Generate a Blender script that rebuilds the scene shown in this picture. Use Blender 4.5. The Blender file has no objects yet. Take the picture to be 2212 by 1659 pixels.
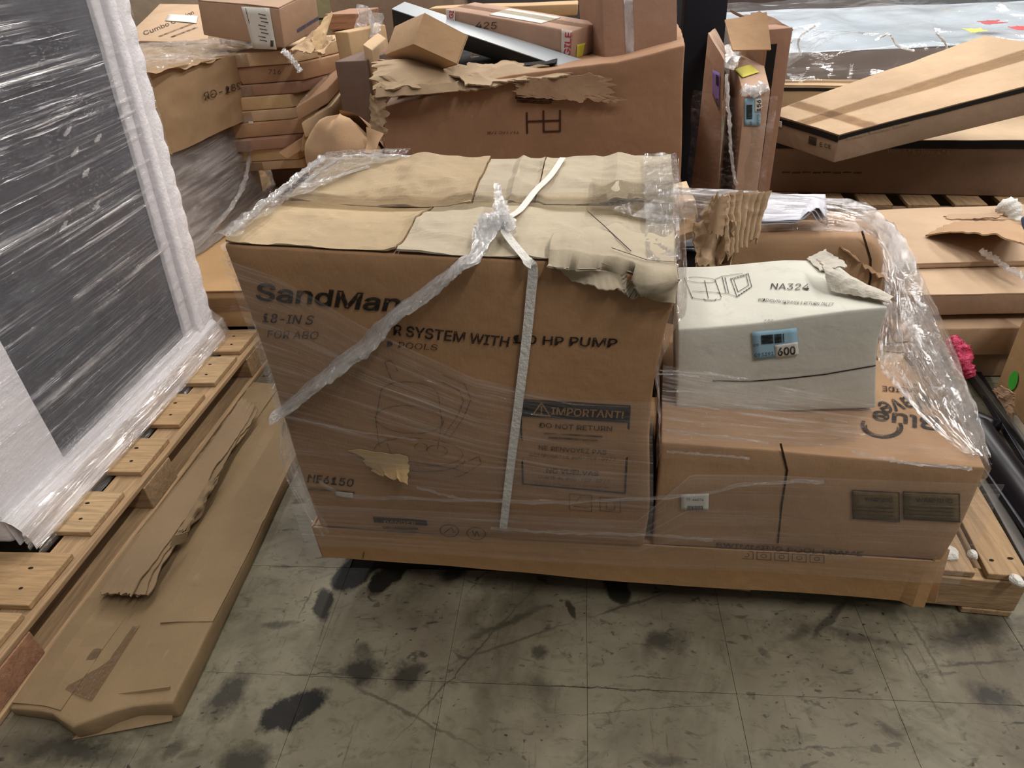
import bpy, math, random
from mathutils import Vector, Matrix, noise
random.seed(7)
V = Vector
SC = bpy.context.scene
COL = SC.collection

# ---------------------------------------------------------------- camera (world: X along the pallet front, Y away, Z up, metres)
FPX, CX, CY, CAMH = 1425.0, 1106.0, 829.5, 1.31
def _n(v): return v / v.length
_D = _n(V((1290 - CX, 2975 - CY, FPX)))
_Y = V((1258 - CX, -130 - CY, FPX)); _Y = _n(_Y - _D * _Y.dot(_D))
_Z = -_D; _X = _Y.cross(_Z)
RW = Matrix((_X, _Y, _Z))                      # camera axes (right, down, forward) -> world
CAM = V((0, 0, CAMH))
cd = bpy.data.cameras.new('camera'); cam = bpy.data.objects.new('camera', cd); COL.objects.link(cam)
cd.sensor_width = 36; cd.lens = FPX * 36 / 2212; cd.clip_start = 0.05
m3 = Matrix((RW @ V((1, 0, 0)), RW @ V((0, -1, 0)), RW @ V((0, 0, -1)))).transposed()
cam.matrix_world = Matrix.Translation(CAM) @ m3.to_4x4()
SC.camera = cam

# ---------------------------------------------------------------- light and exposure
w = bpy.data.worlds.new('world'); SC.world = w; w.use_nodes = True
w.node_tree.nodes['Background'].inputs[0].default_value = (1.0, .95, .91, 1)
w.node_tree.nodes['Background'].inputs[1].default_value = 0.15
def area(name, loc, sx, sy, power, col, rot=(0, 0, 0)):
    l = bpy.data.lights.new(name, 'AREA'); l.shape = 'RECTANGLE'; l.size = sx; l.size_y = sy; l.energy = power; l.color = col
    o = bpy.data.objects.new(name, l); COL.objects.link(o); o.location = loc; o.rotation_euler = rot
    return o
for i, x in enumerate((-4.2, -0.9, 2.4, 5.7)):         # rows of ceiling strip lamps running away from the camera
    for j, y in enumerate((2.3, 4.9, 7.6, 10.6)):
        area('ceiling_and_fill_lamp', (x, y, 5.2), .28, 2.2, (((12, 30, 62, 50)[i]), 100, 112, 105)[j], (1.0, .965, .93))
for x, y, p in ((-.9, -.9, 16), (2.4, -.9, 130), (5.7, -.9, 80)):       # fill lamps added over and behind the camera to brighten front faces
    area('ceiling_and_fill_lamp', (x, y, 5.2), .28, 2.2, p, (1.0, .965, .93))
SC.view_settings.view_transform = 'Standard'; SC.view_settings.look = 'None'
SC.view_settings.gamma = 1; SC.view_settings.use_curve_mapping = False
SC.view_settings.exposure = 0.0

# ---------------------------------------------------------------- helpers
def ray(px, py): return RW @ V((px - CX, py - CY, FPX))
def az(px, py, z=0.0):
    d = ray(px, py); return CAM + d * ((z - CAMH) / d.z)
def ay(px, py, y):
    d = ray(px, py); return CAM + d * (y / d.y)
def ax(px, py, x):
    d = ray(px, py); return CAM + d * (x / d.x)
def proj(p):
    c = RW.transposed() @ (V(p) - CAM); return CX + FPX * c.x / c.z, CY + FPX * c.y / c.z

def lin(c):
    if isinstance(c, str):
        c = tuple(int(c[i:i + 2], 16) / 255 for i in (0, 2, 4))
    return tuple(x / 12.92 if x <= .04045 else ((x + .055) / 1.055) ** 2.4 for x in c) + (1,)

class NT:
    def __init__(s, name):
        s.m = bpy.data.materials.new(name); s.m.use_nodes = True; s.t = s.m.node_tree; s.t.nodes.clear()
        s.out = s.n('ShaderNodeOutputMaterial')
    def n(s, typ, ins=None, **kw):
        nd = s.t.nodes.new(typ)
        for k, v in kw.items(): setattr(nd, k, v)
        for k, v in (ins or {}).items():
            if isinstance(v, bpy.types.NodeSocket): s.t.links.new(v, nd.inputs[k])
            else: nd.inputs[k].default_value = v
        return nd
    def noise(s, vec, scale, detail=3, rough=.55, dist=0.0):
        return s.n('ShaderNodeTexNoise', {'Vector': vec, 'Scale': scale, 'Detail': detail, 'Roughness': rough, 'Distortion': dist}).outputs['Fac']
    def map(s, vec, scale=(1, 1, 1), rot=(0, 0, 0), loc=(0, 0, 0)):
        return s.n('ShaderNodeMapping', {'Vector': vec, 'Scale': scale, 'Rotation': rot, 'Location': loc}).outputs[0]
    def ramp(s, fac, a, b, ca=(0, 0, 0, 1), cb=(1, 1, 1, 1)):
        r = s.n('ShaderNodeValToRGB', {'Fac': fac}); e = r.color_ramp.elements
        e[0].position = a; e[1].position = b; e[0].color = ca; e[1].color = cb
        return r.outputs['Color']
    def mix(s, fac, a, b, typ='MIX'):
        nd = s.n('ShaderNodeMix', data_type='RGBA', blend_type=typ)
        for k, v in ((0, fac), (6, a), (7, b)):
            if isinstance(v, bpy.types.NodeSocket): s.t.links.new(v, nd.inputs[k])
            else: nd.inputs[k].default_value = v
        return nd.outputs[2]
    def math(s, op, a, b=0.0, clamp=False):
        nd = s.n('ShaderNodeMath', operation=op, use_clamp=clamp)
        for k, v in ((0, a), (1, b)):
            if isinstance(v, bpy.types.NodeSocket): s.t.links.new(v, nd.inputs[k])
            else: nd.inputs[k].default_value = v
        return nd.outputs[0]
    def bump(s, h, strength, dist=.01):
        return s.n('ShaderNodeBump', {'Height': h, 'Strength': strength, 'Distance': dist}).outputs[0]
    def pbr(s, col, rough=.8, bump=None, spec=.3, metal=0.0, **kw):
        ins = {'Base Color': col, 'Roughness': rough, 'Specular IOR Level': spec, 'Metallic': metal}
        if bump is not None: ins['Normal'] = bump
        ins.update(kw)
        p = s.n('ShaderNodeBsdfPrincipled', ins); s.t.links.new(p.outputs[0], s.out.inputs[0]); return s.m
    def objvec(s):
        tc = s.n('ShaderNodeTexCoord').outputs['Object']
        oi = s.n('ShaderNodeObjectInfo').outputs['Random']
        off = s.math('MULTIPLY', oi, 37.0)
        return s.n('ShaderNodeVectorMath', {0: tc, 1: off}, operation='ADD').outputs[0]

MATS = {}
def cardboard(base='b08a60', wear=.5, gloss=.75, flute=.06):
    key = ('card', base, wear, gloss, flute)
    if key in MATS: return MATS[key]
    t = NT('cardboard_' + base); v = t.objvec()
    c = lin(base); g_ = .3 * c[0] + .55 * c[1] + .15 * c[2]; c = tuple(x * .80 + g_ * .20 * k for x, k in zip(c[:3], (1.02, .99, .95))) + (1,)
    big = t.noise(v, 2.3, 4, .6)
    fine = t.noise(t.map(v, (60, 60, 14)), 4, 3, .7)
    col = t.mix(t.ramp(big, .35, .7), tuple(x * .86 for x in c[:3]) + (1,), tuple(min(1, x * 1.1) for x in c[:3]) + (1,))
    col = t.mix(t.math('MULTIPLY', t.ramp(fine, .45, .75), .18), col, tuple(x * .6 for x in c[:3]) + (1,))
    scuff = t.noise(t.map(v, (3, 9, 3), (0, 0, .7)), 3.5, 6, .72, .6)
    col = t.mix(t.math('MULTIPLY', t.ramp(scuff, .60, .74), .45 * wear), col, tuple(x * .42 for x in c[:3]) + (1,))
    pale = t.noise(t.map(v, (7, 2, 5), (0, .3, .2)), 5, 5, .7, .3)
    col = t.mix(t.math('MULTIPLY', t.ramp(pale, .62, .72), .3 * wear), col, tuple(min(1, x * 1.6 + .03) for x in c[:3]) + (1,))
    fl = t.n('ShaderNodeTexWave', {'Vector': v, 'Scale': 42.0, 'Distortion': .6, 'Detail': 1.0}, bands_direction='X').outputs['Fac']
    h = t.math('ADD', t.math('MULTIPLY', fl, .05 * flute), t.math('ADD', t.math('MULTIPLY', big, .8), t.math('MULTIPLY', t.noise(v, 14, 4, .6), .22)))
    m = t.pbr(col, gloss, t.bump(h, .45, .03), .25)
    MATS[key] = m; return m
def plain(name, colr, rough=.6, metal=0.0, spec=.3, bumps=0.0, bscale=20, var=.0, dirt=0.0):
    key = ('plain', name)
    if key in MATS: return MATS[key]
    t = NT(name); v = t.objvec(); c = lin(colr)
    n1 = t.noise(v, bscale * .3, 5, .6)
    col = t.mix(t.math('MULTIPLY', t.ramp(n1, .3, .75), var), c, tuple(x * .5 for x in c[:3]) + (1,))
    if dirt: 
        d = t.noise(t.map(v, (4, 4, 9)), 2.2, 7, .75, .8)
        col = t.mix(t.math('MULTIPLY', t.ramp(d, .55, .72), dirt), col, (.06, .05, .045, 1))
    b = t.bump(t.noise(v, bscale, 4, .6), bumps, .02) if bumps else None
    m = t.pbr(col, rough, b, spec, metal); MATS[key] = m; return m
def wood(base='c79d66', rot=(0, 0, 0), key2=''):
    key = ('wood', base, rot)
    if key in MATS: return MATS[key]
    t = NT('pine_wood'); v = t.map(t.objvec(), (1, 1, 1), rot); c = lin(base); g_ = .3 * c[0] + .55 * c[1] + .15 * c[2]; c = tuple((x * .78 + g_ * .22) * .82 for x in c[:3]) + (1,)
    g = t.noise(t.map(v, (2.2, 26, 26)), 2.2, 6, .65, .9)
    g2 = t.noise(t.map(v, (9, 160, 160)), 2, 3, .6)
    blot = t.noise(v, 5, 4, .6)
    col = t.mix(t.ramp(g, .32, .68), tuple(x * .62 for x in c[:3]) + (1,), tuple(min(1, x * 1.12) for x in c[:3]) + (1,))
    col = t.mix(t.math('MULTIPLY', t.ramp(g2, .5, .75), .35), col, tuple(x * .5 for x in c[:3]) + (1,))
    col = t.mix(t.math('MULTIPLY', t.ramp(blot, .58, .75), .4), col, (c[0] * .55, c[1] * .48, c[2] * .42, 1))
    m = t.pbr(col, .72, t.bump(t.math('ADD', g, t.math('MULTIPLY', g2, .5)), .35, .006), .25)
    MATS[key] = m; return m
def ink(name='black_ink', colr='1d1a17', fade=.35):
    key = ('ink', name)
    if key in MATS: return MATS[key]
    t = NT(name); v = t.objvec()
    f = t.ramp(t.noise(t.map(v, (6, 6, 40)), 7, 5, .75), .40, .66)
    p = t.n('ShaderNodeBsdfPrincipled', {'Base Color': lin(colr), 'Roughness': .7, 'Specular IOR Level': .2})
    tr = t.n('ShaderNodeBsdfTransparent')
    mx = t.n('ShaderNodeMixShader', {0: t.math('MULTIPLY', f, fade), 1: p.outputs[0], 2: tr.outputs[0]})
    t.t.links.new(mx.outputs[0], t.out.inputs[0]); MATS[key] = t.m; return t.m
def film(key2='film', haze=.25, gloss=.5, sx=2.0, sy=60.0, rough=.13, bumpk=.6, crumple=0.0, tint=(1, 1, 1, 1), base=.03, lo=.5, hi=.72):
    """thin clear stretch film: mostly transparent, glossy, milky where the folds bunch up (UV: U along the stretch direction)"""
    key = ('film', key2)
    if key in MATS: return MATS[key]
    t = NT('stretch_film_' + key2)
    uv = t.n('ShaderNodeTexCoord').outputs['UV']
    st = t.noise(t.map(uv, (sx, sy, 1)), 1.0, 5, .68, .35)
    st2 = t.noise(t.map(uv, (sx * 2.6, sy * 3.3, 1), (0, 0, .012)), 1.0, 4, .65, .3)
    patch = t.noise(t.map(uv, (3.1, 5.0, 1)), 1.0, 3, .6, .5)
    s = t.math('MULTIPLY', t.ramp(st, lo, hi), t.ramp(patch, .36, .62))
    s2 = t.math('MULTIPLY', t.ramp(st2, lo + .06, hi + .03), t.ramp(patch, .3, .6))
    s = t.math('MAXIMUM', s, s2)
    h = t.math('ADD', st, t.math('MULTIPLY', st2, .6))
    if crumple:
        cr = t.n('ShaderNodeTexVoronoi', {'Vector': t.map(uv, (sx * 9, sx * 9, 1)), 'Scale': 1.0 * crumple}, feature='F1').outputs['Distance']
        h = t.math('ADD', h, t.math('MULTIPLY', cr, 1.2))
        cn = t.noise(t.map(uv, (sx * 14, sx * 12, 1)), crumple, 4, .7, 1.2)
        s = t.math('MAXIMUM', s, t.math('MULTIPLY', t.ramp(cn, .5, .72), .8))
        h = t.math('ADD', h, cn)
    nb = t.bump(h, bumpk, .02)
    fres = t.n('ShaderNodeLayerWeight', {'Blend': .32, 'Normal': nb}).outputs['Fresnel']
    gl = t.n('ShaderNodeBsdfGlossy', {'Roughness': rough * .6, 'Normal': nb, 'Color': (1, 1, 1, 1)})
    df = t.n('ShaderNodeBsdfDiffuse', {'Color': (.86, .85, .84, 1)})
    tl = t.n('ShaderNodeBsdfTranslucent', {'Color': (.8, .8, .8, 1)})
    dt = t.n('ShaderNodeMixShader', {0: .4, 1: df.outputs[0], 2: tl.outputs[0]})
    tr = t.n('ShaderNodeBsdfTransparent', {'Color': tint})
    hz = t.math('ADD', t.math('MULTIPLY', s, haze), base, True)
    m1 = t.n('ShaderNodeMixShader', {0: hz, 1: tr.outputs[0], 2: dt.outputs[0]})
    gf = t.math('ADD', t.math('MULTIPLY', fres, .38 * gloss), t.math('MULTIPLY', s, .25 * gloss), True)
    m2 = t.n('ShaderNodeMixShader', {0: gf, 1: m1.outputs[0], 2: gl.outputs[0]})
    t.t.links.new(m2.outputs[0], t.out.inputs[0]); MATS[key] = t.m; return t.m
def tape_mat(colr='a98a62', key2='clear'):
    c = lin(colr); k = max(c[:3])
    return film('tape_' + key2, .25, 1.5, 2.0, 3.0, .07, 1.0, crumple=1.1, tint=(.87 + .12 * c[0] / k, .82 + .16 * c[1] / k, .76 + .20 * c[2] / k, 1), base=.02, lo=.5, hi=.7)

# ---- objects
def thing(name, label, cat, loc, group=None):
    o = bpy.data.objects.new(name, None); COL.objects.link(o); o.location = loc
    o.empty_display_size = .1; o['label'] = label; o['category'] = cat
    if group: o['group'] = group
    return o
def mobj(name, verts, faces, mat, root=None, smooth=False, uvs=None, label=None, kind=None, solid=None, base=None):
    """links ONE mesh; verts are world coordinates, stored relative to the root thing"""
    lv = V((0, 0, 0))
    p = root
    while p is not None: lv = lv + p.location; p = p.parent
    me = bpy.data.meshes.new(name); me.from_pydata([tuple(V(v) - lv) for v in verts], [], faces)
    if smooth: me.polygons.foreach_set('use_smooth', [True] * len(me.polygons))
    if uvs:
        ul = me.uv_layers.new(name='UVMap')
        for lp in me.loops: ul.data[lp.index].uv = uvs[lp.vertex_index]
    me.materials.append(mat); me.update()
    o = bpy.data.objects.new(name, me); COL.objects.link(o)
    if root is not None: o.parent = root
    if label: o['label'] = label
    if kind: o['kind'] = kind
    if solid:
        md = o.modifiers.new('thickness', 'SOLIDIFY'); md.thickness = solid; md.offset = 0
    return o
def single(name, label, cat, verts, faces, mat, group=None, **kw):
    """a thing that is one mesh with its origin at its base centre"""
    n = len(verts); c = sum((V(v) for v in verts), V()) / n; c.z = min(v[2] for v in verts)
    o = mobj(name, [V(v) - c for v in verts], faces, mat, **kw); o.location = c
    o['label'] = label; o['category'] = cat
    if group: o['group'] = group
    return o

FN = {'front': (1, -1), 'back': (1, 1), 'left': (0, -1), 'right': (0, 1), 'top': (2, 1), 'bottom': (2, -1)}
class Box:
    """a soft carton body from eight corners: bottom fl fr br bl, then top fl fr br bl"""
    def __init__(s, corners, r=.006, amp=.004, freq=3.0, step=.045, dent=None, seed=0):
        s.c = [V(p) for p in corners]; s.r = r; s.amp = amp; s.freq = freq; s.step = step; s.dent = dent; s.seed = seed * 13.7
        c = s.c
        s.L = ((c[1] - c[0]).length, (c[3] - c[0]).length, (c[4] - c[0]).length)
    def raw(s, u, v, w):
        c = s.c
        b = c[0] * (1 - u) * (1 - v) + c[1] * u * (1 - v) + c[2] * u * v + c[3] * (1 - u) * v
        t = c[4] * (1 - u) * (1 - v) + c[5] * u * (1 - v) + c[6] * u * v + c[7] * (1 - u) * v
        return b * (1 - w) + t * w
    def warp(s, u, v, w):
        p = s.raw(u, v, w)
        if s.amp: p = p + noise.noise_vector(p * s.freq + V((s.seed, 0, 0))) * s.amp + noise.noise_vector(p * s.freq * 4.3 + V((0, s.seed, 0))) * s.amp * .3
        if s.dent: p = p + V(s.dent(u, v, w))
        return p
    def pos(s, face, a, b, off=0.0):
        """a, b run along the face: front/back (x, z), left/right (y, z), top (x, y)"""
        axs, sg = FN[face]; t = 1.0 if sg > 0 else 0.0
        f = {0: lambda a, b: (t, a, b), 1: lambda a, b: (a, t, b), 2: lambda a, b: (a, b, t)}[axs]
        p = s.warp(*f(a, b)); e = .01
        if off:
            da = s.warp(*f(a + e, b)) - p; db = s.warp(*f(a, b + e)) - p
            n = da.cross(db).normalized()
            c0 = (s.c[0] + s.c[1] + s.c[2] + s.c[3] + s.c[4] + s.c[5] + s.c[6] + s.c[7]) / 8
            if n.dot(p - c0) < 0: n = -n
            p = p + n * off
        return p
    def mesh(s):
        ls = []
        for k in range(3):
            L = max(s.L[k], .01); r = min(s.r, L * .3); n = max(1, int(round((L - 2 * r) / s.step)))
            ls.append([0, .29 * r / L, r / L] + [(r + (L - 2 * r) * i / n) / L for i in range(1, n)] + [1 - r / L, 1 - .29 * r / L, 1])
        nu, nv, nw = (len(l) - 1 for l in ls)
        idx = {}; verts = []; faces = []
        def vid(i, j, k):
            q = (i, j, k)
            if q in idx: return idx[q]
            u = [ls[0][i], ls[1][j], ls[2][k]]
            P = [u[m] * s.L[m] for m in range(3)]
            In = [min(max(P[m], min(s.r, s.L[m] * .3)), s.L[m] - min(s.r, s.L[m] * .3)) for m in range(3)]
            d = [P[m] - In[m] for m in range(3)]; ln = math.sqrt(sum(x * x for x in d))
            rr = s.r
            if ln > 1e-9 and ln > rr * .999:
                P = [In[m] + d[m] / ln * min(rr, ln) for m in range(3)]
            u = [P[m] / max(s.L[m], 1e-6) for m in range(3)]
            idx[q] = len(verts); verts.append(s.warp(*u)); return idx[q]
        for i in range(nu):
            for j in range(nv):
                faces.append((vid(i, j, 0), vid(i, j + 1, 0), vid(i + 1, j + 1, 0), vid(i + 1, j, 0)))
                faces.append((vid(i, j, nw), vid(i + 1, j, nw), vid(i + 1, j + 1, nw), vid(i, j + 1, nw)))
        for i in range(nu):
            for k in range(nw):
                faces.append((vid(i, 0, k), vid(i + 1, 0, k), vid(i + 1, 0, k + 1), vid(i, 0, k + 1)))
                faces.append((vid(i, nv, k), vid(i, nv, k + 1), vid(i + 1, nv, k + 1), vid(i + 1, nv, k)))
        for j in range(nv):
            for k in range(nw):
                faces.append((vid(0, j, k), vid(0, j, k + 1), vid(0, j + 1, k + 1), vid(0, j + 1, k)))
                faces.append((vid(nu, j, k), vid(nu, j + 1, k), vid(nu, j + 1, k + 1), vid(nu, j, k + 1)))
        return verts, faces

class Carton(Box):
    """a thing made of a body plus flaps, tape, labels and print"""
    def __init__(s, name, label, corners, mat, cat='box', group=None, body='body', **kw):
        super().__init__(corners, **kw)
        base = (s.c[0] + s.c[1] + s.c[2] + s.c[3]) / 4
        s.root = thing(name, label, cat, base, group)
        v, f = s.mesh(); s.body = mobj(body, v, f, mat, s.root, smooth=True); s.mat = mat
    def uv(s, face, px, py):
        """where the sight line through a measured point of the photo meets this face"""
        a, b = .5, .5
        for _ in range(12):
            p0 = proj(s.pos(face, a, b)); e = .002
            pa = proj(s.pos(face, a + e, b)); pb = proj(s.pos(face, a, b + e))
            J = Matrix((((pa[0] - p0[0]) / e, (pb[0] - p0[0]) / e), ((pa[1] - p0[1]) / e, (pb[1] - p0[1]) / e)))
            if abs(J.determinant()) < 1e-9: break
            d = J.inverted() @ V((px - p0[0], py - p0[1])); a += d.x; b += d.y
        return a, b
    def patch(s, name, face, a0, a1, b0, b1, mat, off=.002, nu=None, nv=None, curl=None, label=None, wav=0.0, thick=True, crk=0.0):
        """a thin slab lying on a face (flap, tape, sticker); fn may be 4 uv corners"""
        pa = s.pos(face, a0, b0); la = (s.pos(face, a1, b0) - pa).length; lb = (s.pos(face, a0, b1) - pa).length
        nu = nu or max(1, int(la / .04)); nv = nv or max(1, int(lb / .04))
        def g(i, j, o):
            a = a0 + (a1 - a0) * i / nu; b = b0 + (b1 - b0) * j / nv
            oo = o
            if curl: oo += curl(i / nu, j / nv)
            if wav: oo += wav * noise.noise(V((a * 9, b * 9, 3.3)))
            if crk: oo += crk * (.5 - abs(noise.noise(V((a * 6 + b * 2.2, b * 4 - a * 1.3, s.seed + 1)))) * 2.4) + crk * .5 * (.5 - abs(noise.noise(V((a * 15, b * 12 + a * 5, s.seed)))) * 2)
            return s.pos(face, a, b, max(oo, .0035) if crk else oo)
        verts = [g(i, j, off) for j in range(nv + 1) for i in range(nu + 1)]
        q = lambda i, j: j * (nu + 1) + i
        faces = [(q(i, j), q(i + 1, j), q(i + 1, j + 1), q(i, j + 1)) for j in range(nv) for i in range(nu)]
        uvs = [(i / nu, j / nv) for j in range(nv + 1) for i in range(nu + 1)]
        if thick:
            n0 = len(verts)
            rim = [(i, 0) for i in range(nu)] + [(nu, j) for j in range(nv)] + [(i, nv) for i in range(nu, 0, -1)] + [(0, j) for j in range(nv, 0, -1)]
            for (i, j) in rim: verts.append(g(i, j, max(-.001, off - .004) if not curl else off - .004)); uvs.append((i / nu, j / nv))
            m = len(rim)
            for k in range(m):
                faces.append((q(*rim[k]), n0 + k, n0 + (k + 1) % m, q(*rim[(k + 1) % m])))
        return mobj(name, verts, faces, mat, s.root, smooth=not thick, uvs=uvs, label=label)
    def text(s, face, string, p0, p1, p2, mat, bold=0.0, off=.0022, name='lettering', px=True, thick=0):
        """flat print: p0 baseline start, p1 baseline end, p2 top of the first letter"""
        tm = text_mesh(string, bold)
        if not tm: return
        verts, faces, W, Hh = tm
        if px:
            p0, p1, p2 = (s.uv(face, *p) for p in (p0, p1, p2))
        out = []
        for (x, y) in verts:
            a = p0[0] + (p1[0] - p0[0]) * x / W + (p2[0] - p0[0]) * y / Hh
            b = p0[1] + (p1[1] - p0[1]) * x / W + (p2[1] - p0[1]) * y / Hh
            out.append(s.pos(face, a, b, off))
        return mobj(name, out, faces, mat, s.root)
    def lines(s, face, polys, width, mat, off=.002, name='printed_drawing', px=True, sub=None):
        """thin printed strokes; polys = lists of points; width in metres"""
        verts = []; faces = []
        for pl in polys:
            pts = [s.uv(face, *p) if px else p for p in pl]
            P = [s.pos(face, a, b, off) for a, b in pts]
            ce = s.pos(face, .5, .5, 1) - s.pos(face, .5, .5, 0)
            for k in range(len(P) - 1):
                d = P[k + 1] - P[k]
                if d.length < 1e-5: continue
                sd = d.normalized().cross(ce).normalized() * width * .5; d2 = d.normalized() * width * .3
                n0 = len(verts); verts += [P[k] - sd - d2, P[k + 1] - sd + d2, P[k + 1] + sd + d2, P[k] + sd - d2]; faces.append((n0, n0 + 1, n0 + 2, n0 + 3))
        return mobj(name, verts, faces, mat, s.root)
    def quad(s, name, face, pts, mat, off=.0024, px=True, label=None, n=6):
        """sticker with four corners given"""
        q = [s.uv(face, *p) if px else p for p in pts]
        verts = []; faces = []
        for j in range(n + 1):
            for i in range(n + 1):
                a, b = i / n, j / n
                x = [(q[0][k] * (1 - a) + q[1][k] * a) * (1 - b) + (q[3][k] * (1 - a) + q[2][k] * a) * b for k in (0, 1)]
                verts.append(s.pos(face, x[0], x[1], off))
        for j in range(n):
            for i in range(n):
                k = j * (n + 1) + i; faces.append((k, k + 1, k + n + 2, k + n + 1))
        return mobj(name, verts, faces, mat, s.root, smooth=True, label=label, solid=.0006)
    def flaps(s, mat=None, seam=.5, gap=.004, tape=True, along='x', lift=.004, face='top', wav=.003, tw=.03, rnd=0):
        mat = mat or s.mat; rg = random.Random(rnd + int(s.L[0] * 1000))
        g = gap / (s.L[1] if along == 'x' else s.L[0])
        c1 = lambda i, j: rg.random() * .0006
        if along == 'x':
            s.patch('flap', face, .004, .996, .004, seam - g, mat, lift, curl=lambda i, j: wav * j * j * (.5 + .5 * math.sin(i * 5 + s.seed)), wav=.002)
            s.patch('flap', face, .004, .996, seam + g, .996, mat, lift, curl=lambda i, j: wav * (1 - j) ** 2 * (.5 + .5 * math.sin(i * 4 + 2 + s.seed)), wav=.002)
            if tape:
                t = tw / s.L[1]; s.patch('tape', face, 0, 1, seam - t, seam + t, tape_mat(), lift + .0045, wav=.002, thick=False)
        else:
            s.patch('flap', face, .004, seam - g, .004, .996, mat, lift, wav=.002); s.patch('flap', face, seam + g, .996, .004, .996, mat, lift, wav=.002)
            if tape:
                t = tw / s.L[0]; s.patch('tape', face, seam - t, seam + t, 0, 1, tape_mat(), lift + .0045, wav=.002, thick=False)

_tc = {}
FONT = None
try:                                            # the plain sans that ships with Blender itself
    import os
    FONT = bpy.data.fonts.load(os.path.join(bpy.utils.system_resource('DATAFILES'), 'fonts', 'Inter.woff2'))
except Exception: FONT = None
def text_mesh(string, bold=0.0):
    k = (string, bold)
    if k in _tc: return _tc[k]
    cu = bpy.data.curves.new('letters', 'FONT'); cu.body = string; cu.resolution_u = 2; cu.offset = bold * .8
    if FONT: cu.font = FONT
    o = bpy.data.objects.new('letters', cu); COL.objects.link(o)
    dg = bpy.context.evaluated_depsgraph_get(); me = o.evaluated_get(dg).to_mesh()
    vs = [(v.co.x, v.co.y) for v in me.vertices]; fs = [tuple(p.vertices) for p in me.polygons]
    o.evaluated_get(dg).to_mesh_clear(); bpy.data.objects.remove(o); bpy.data.curves.remove(cu)
    if not vs: return None
    x0 = min(v[0] for v in vs); x1 = max(v[0] for v in vs)
    vs = [(x - x0, y) for x, y in vs]
    _tc[k] = (vs, fs, x1 - x0, .70); return _tc[k]

def rect(fl, fr, depth, z0, z1, top=None):
    """corners of an upright carton from its front edge in plan"""
    fl = V((fl[0], fl[1], 0)); fr = V((fr[0], fr[1], 0)); d = (fr - fl).normalized(); n = V((-d.y, d.x, 0)) * depth
    b = [fl, fr, fr + n, fl + n]
    z1 = z1 if isinstance(z1, (tuple, list)) else (z1,) * 4; z0 = z0 if isinstance(z0, (tuple, list)) else (z0,) * 4
    out = [V((p.x, p.y, z)) for p, z in zip(b, z0)] + [V((p.x, p.y, z)) for p, z in zip(b, z1)]
    if top:
        for i, o in enumerate(top): out[4 + i] += V(o)
    return out
def prism(TL, TR, BR, BL, d):
    """corners from a front face (four 3-D points) and a depth vector"""
    d = V(d); TL, TR, BR, BL = V(TL), V(TR), V(BR), V(BL)
    return [BL, BR, BR + d, BL + d, TL, TR, TR + d, TL + d]

def sheet(name, P, nu, nv, mat, root=None, bulge=None, amp=0.0, freq=8.0, ridged=False, jag=(0, 0, 0, 0), thick=.004, smooth=False, seed=0.0, label=None, uvrep=(1, 1), smoothing=False):
    """a bent/torn/crumpled sheet over four corner points P00 P10 P11 P01; jag = tear depth per side (bottom, right, top, left)"""
    P = [V(p) for p in P]; N = (P[1] - P[0]).cross(P[3] - P[0]).normalized()
    verts = []; uvs = []
    def nz(t, k): return noise.noise(V((t * 9 + seed * 3.1, k * 7.7 + seed, 0))) * .75 + noise.noise(V((t * 31 + seed, k * 3.3, 5))) * .16
    for j in range(nv + 1):
        for i in range(nu + 1):
            a, b = i / nu, j / nv
            aa, bb = a, b
            bb = bb + (1 - b) ** 3 * jag[0] * nz(a, 0) + b ** 3 * jag[2] * nz(a, 1)
            aa = aa - a ** 3 * -jag[1] * nz(b, 2) + (1 - a) ** 3 * jag[3] * nz(b, 3)
            p = (P[0] * (1 - aa) + P[1] * aa) * (1 - bb) + (P[3] * (1 - aa) + P[2] * aa) * bb
            if bulge: 
                o = bulge(a, b); p = p + (N * o if isinstance(o, (int, float)) else V(o))
            if amp:
                q = p * freq + V((seed, seed * 2, 0))
                if ridged:
                    h = (1 - 2 * abs(noise.noise(q))) + .5 * (1 - 2 * abs(noise.noise(q * 2.3)))
                    p = p + N * h * amp + noise.noise_vector(q * .7) * amp * .6
                else: p = p + N * noise.noise(q) * amp + N * noise.noise(q * 2.7) * amp * .4
            verts.append(p); uvs.append((a * uvrep[0], b * uvrep[1]))
    faces = [(j * (nu + 1) + i, j * (nu + 1) + i + 1, (j + 1) * (nu + 1) + i + 1, (j + 1) * (nu + 1) + i) for j in range(nv) for i in range(nu)]
    return mobj(name, verts, faces, mat, root, smooth=smooth, uvs=uvs, solid=thick or None, label=label)

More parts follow.
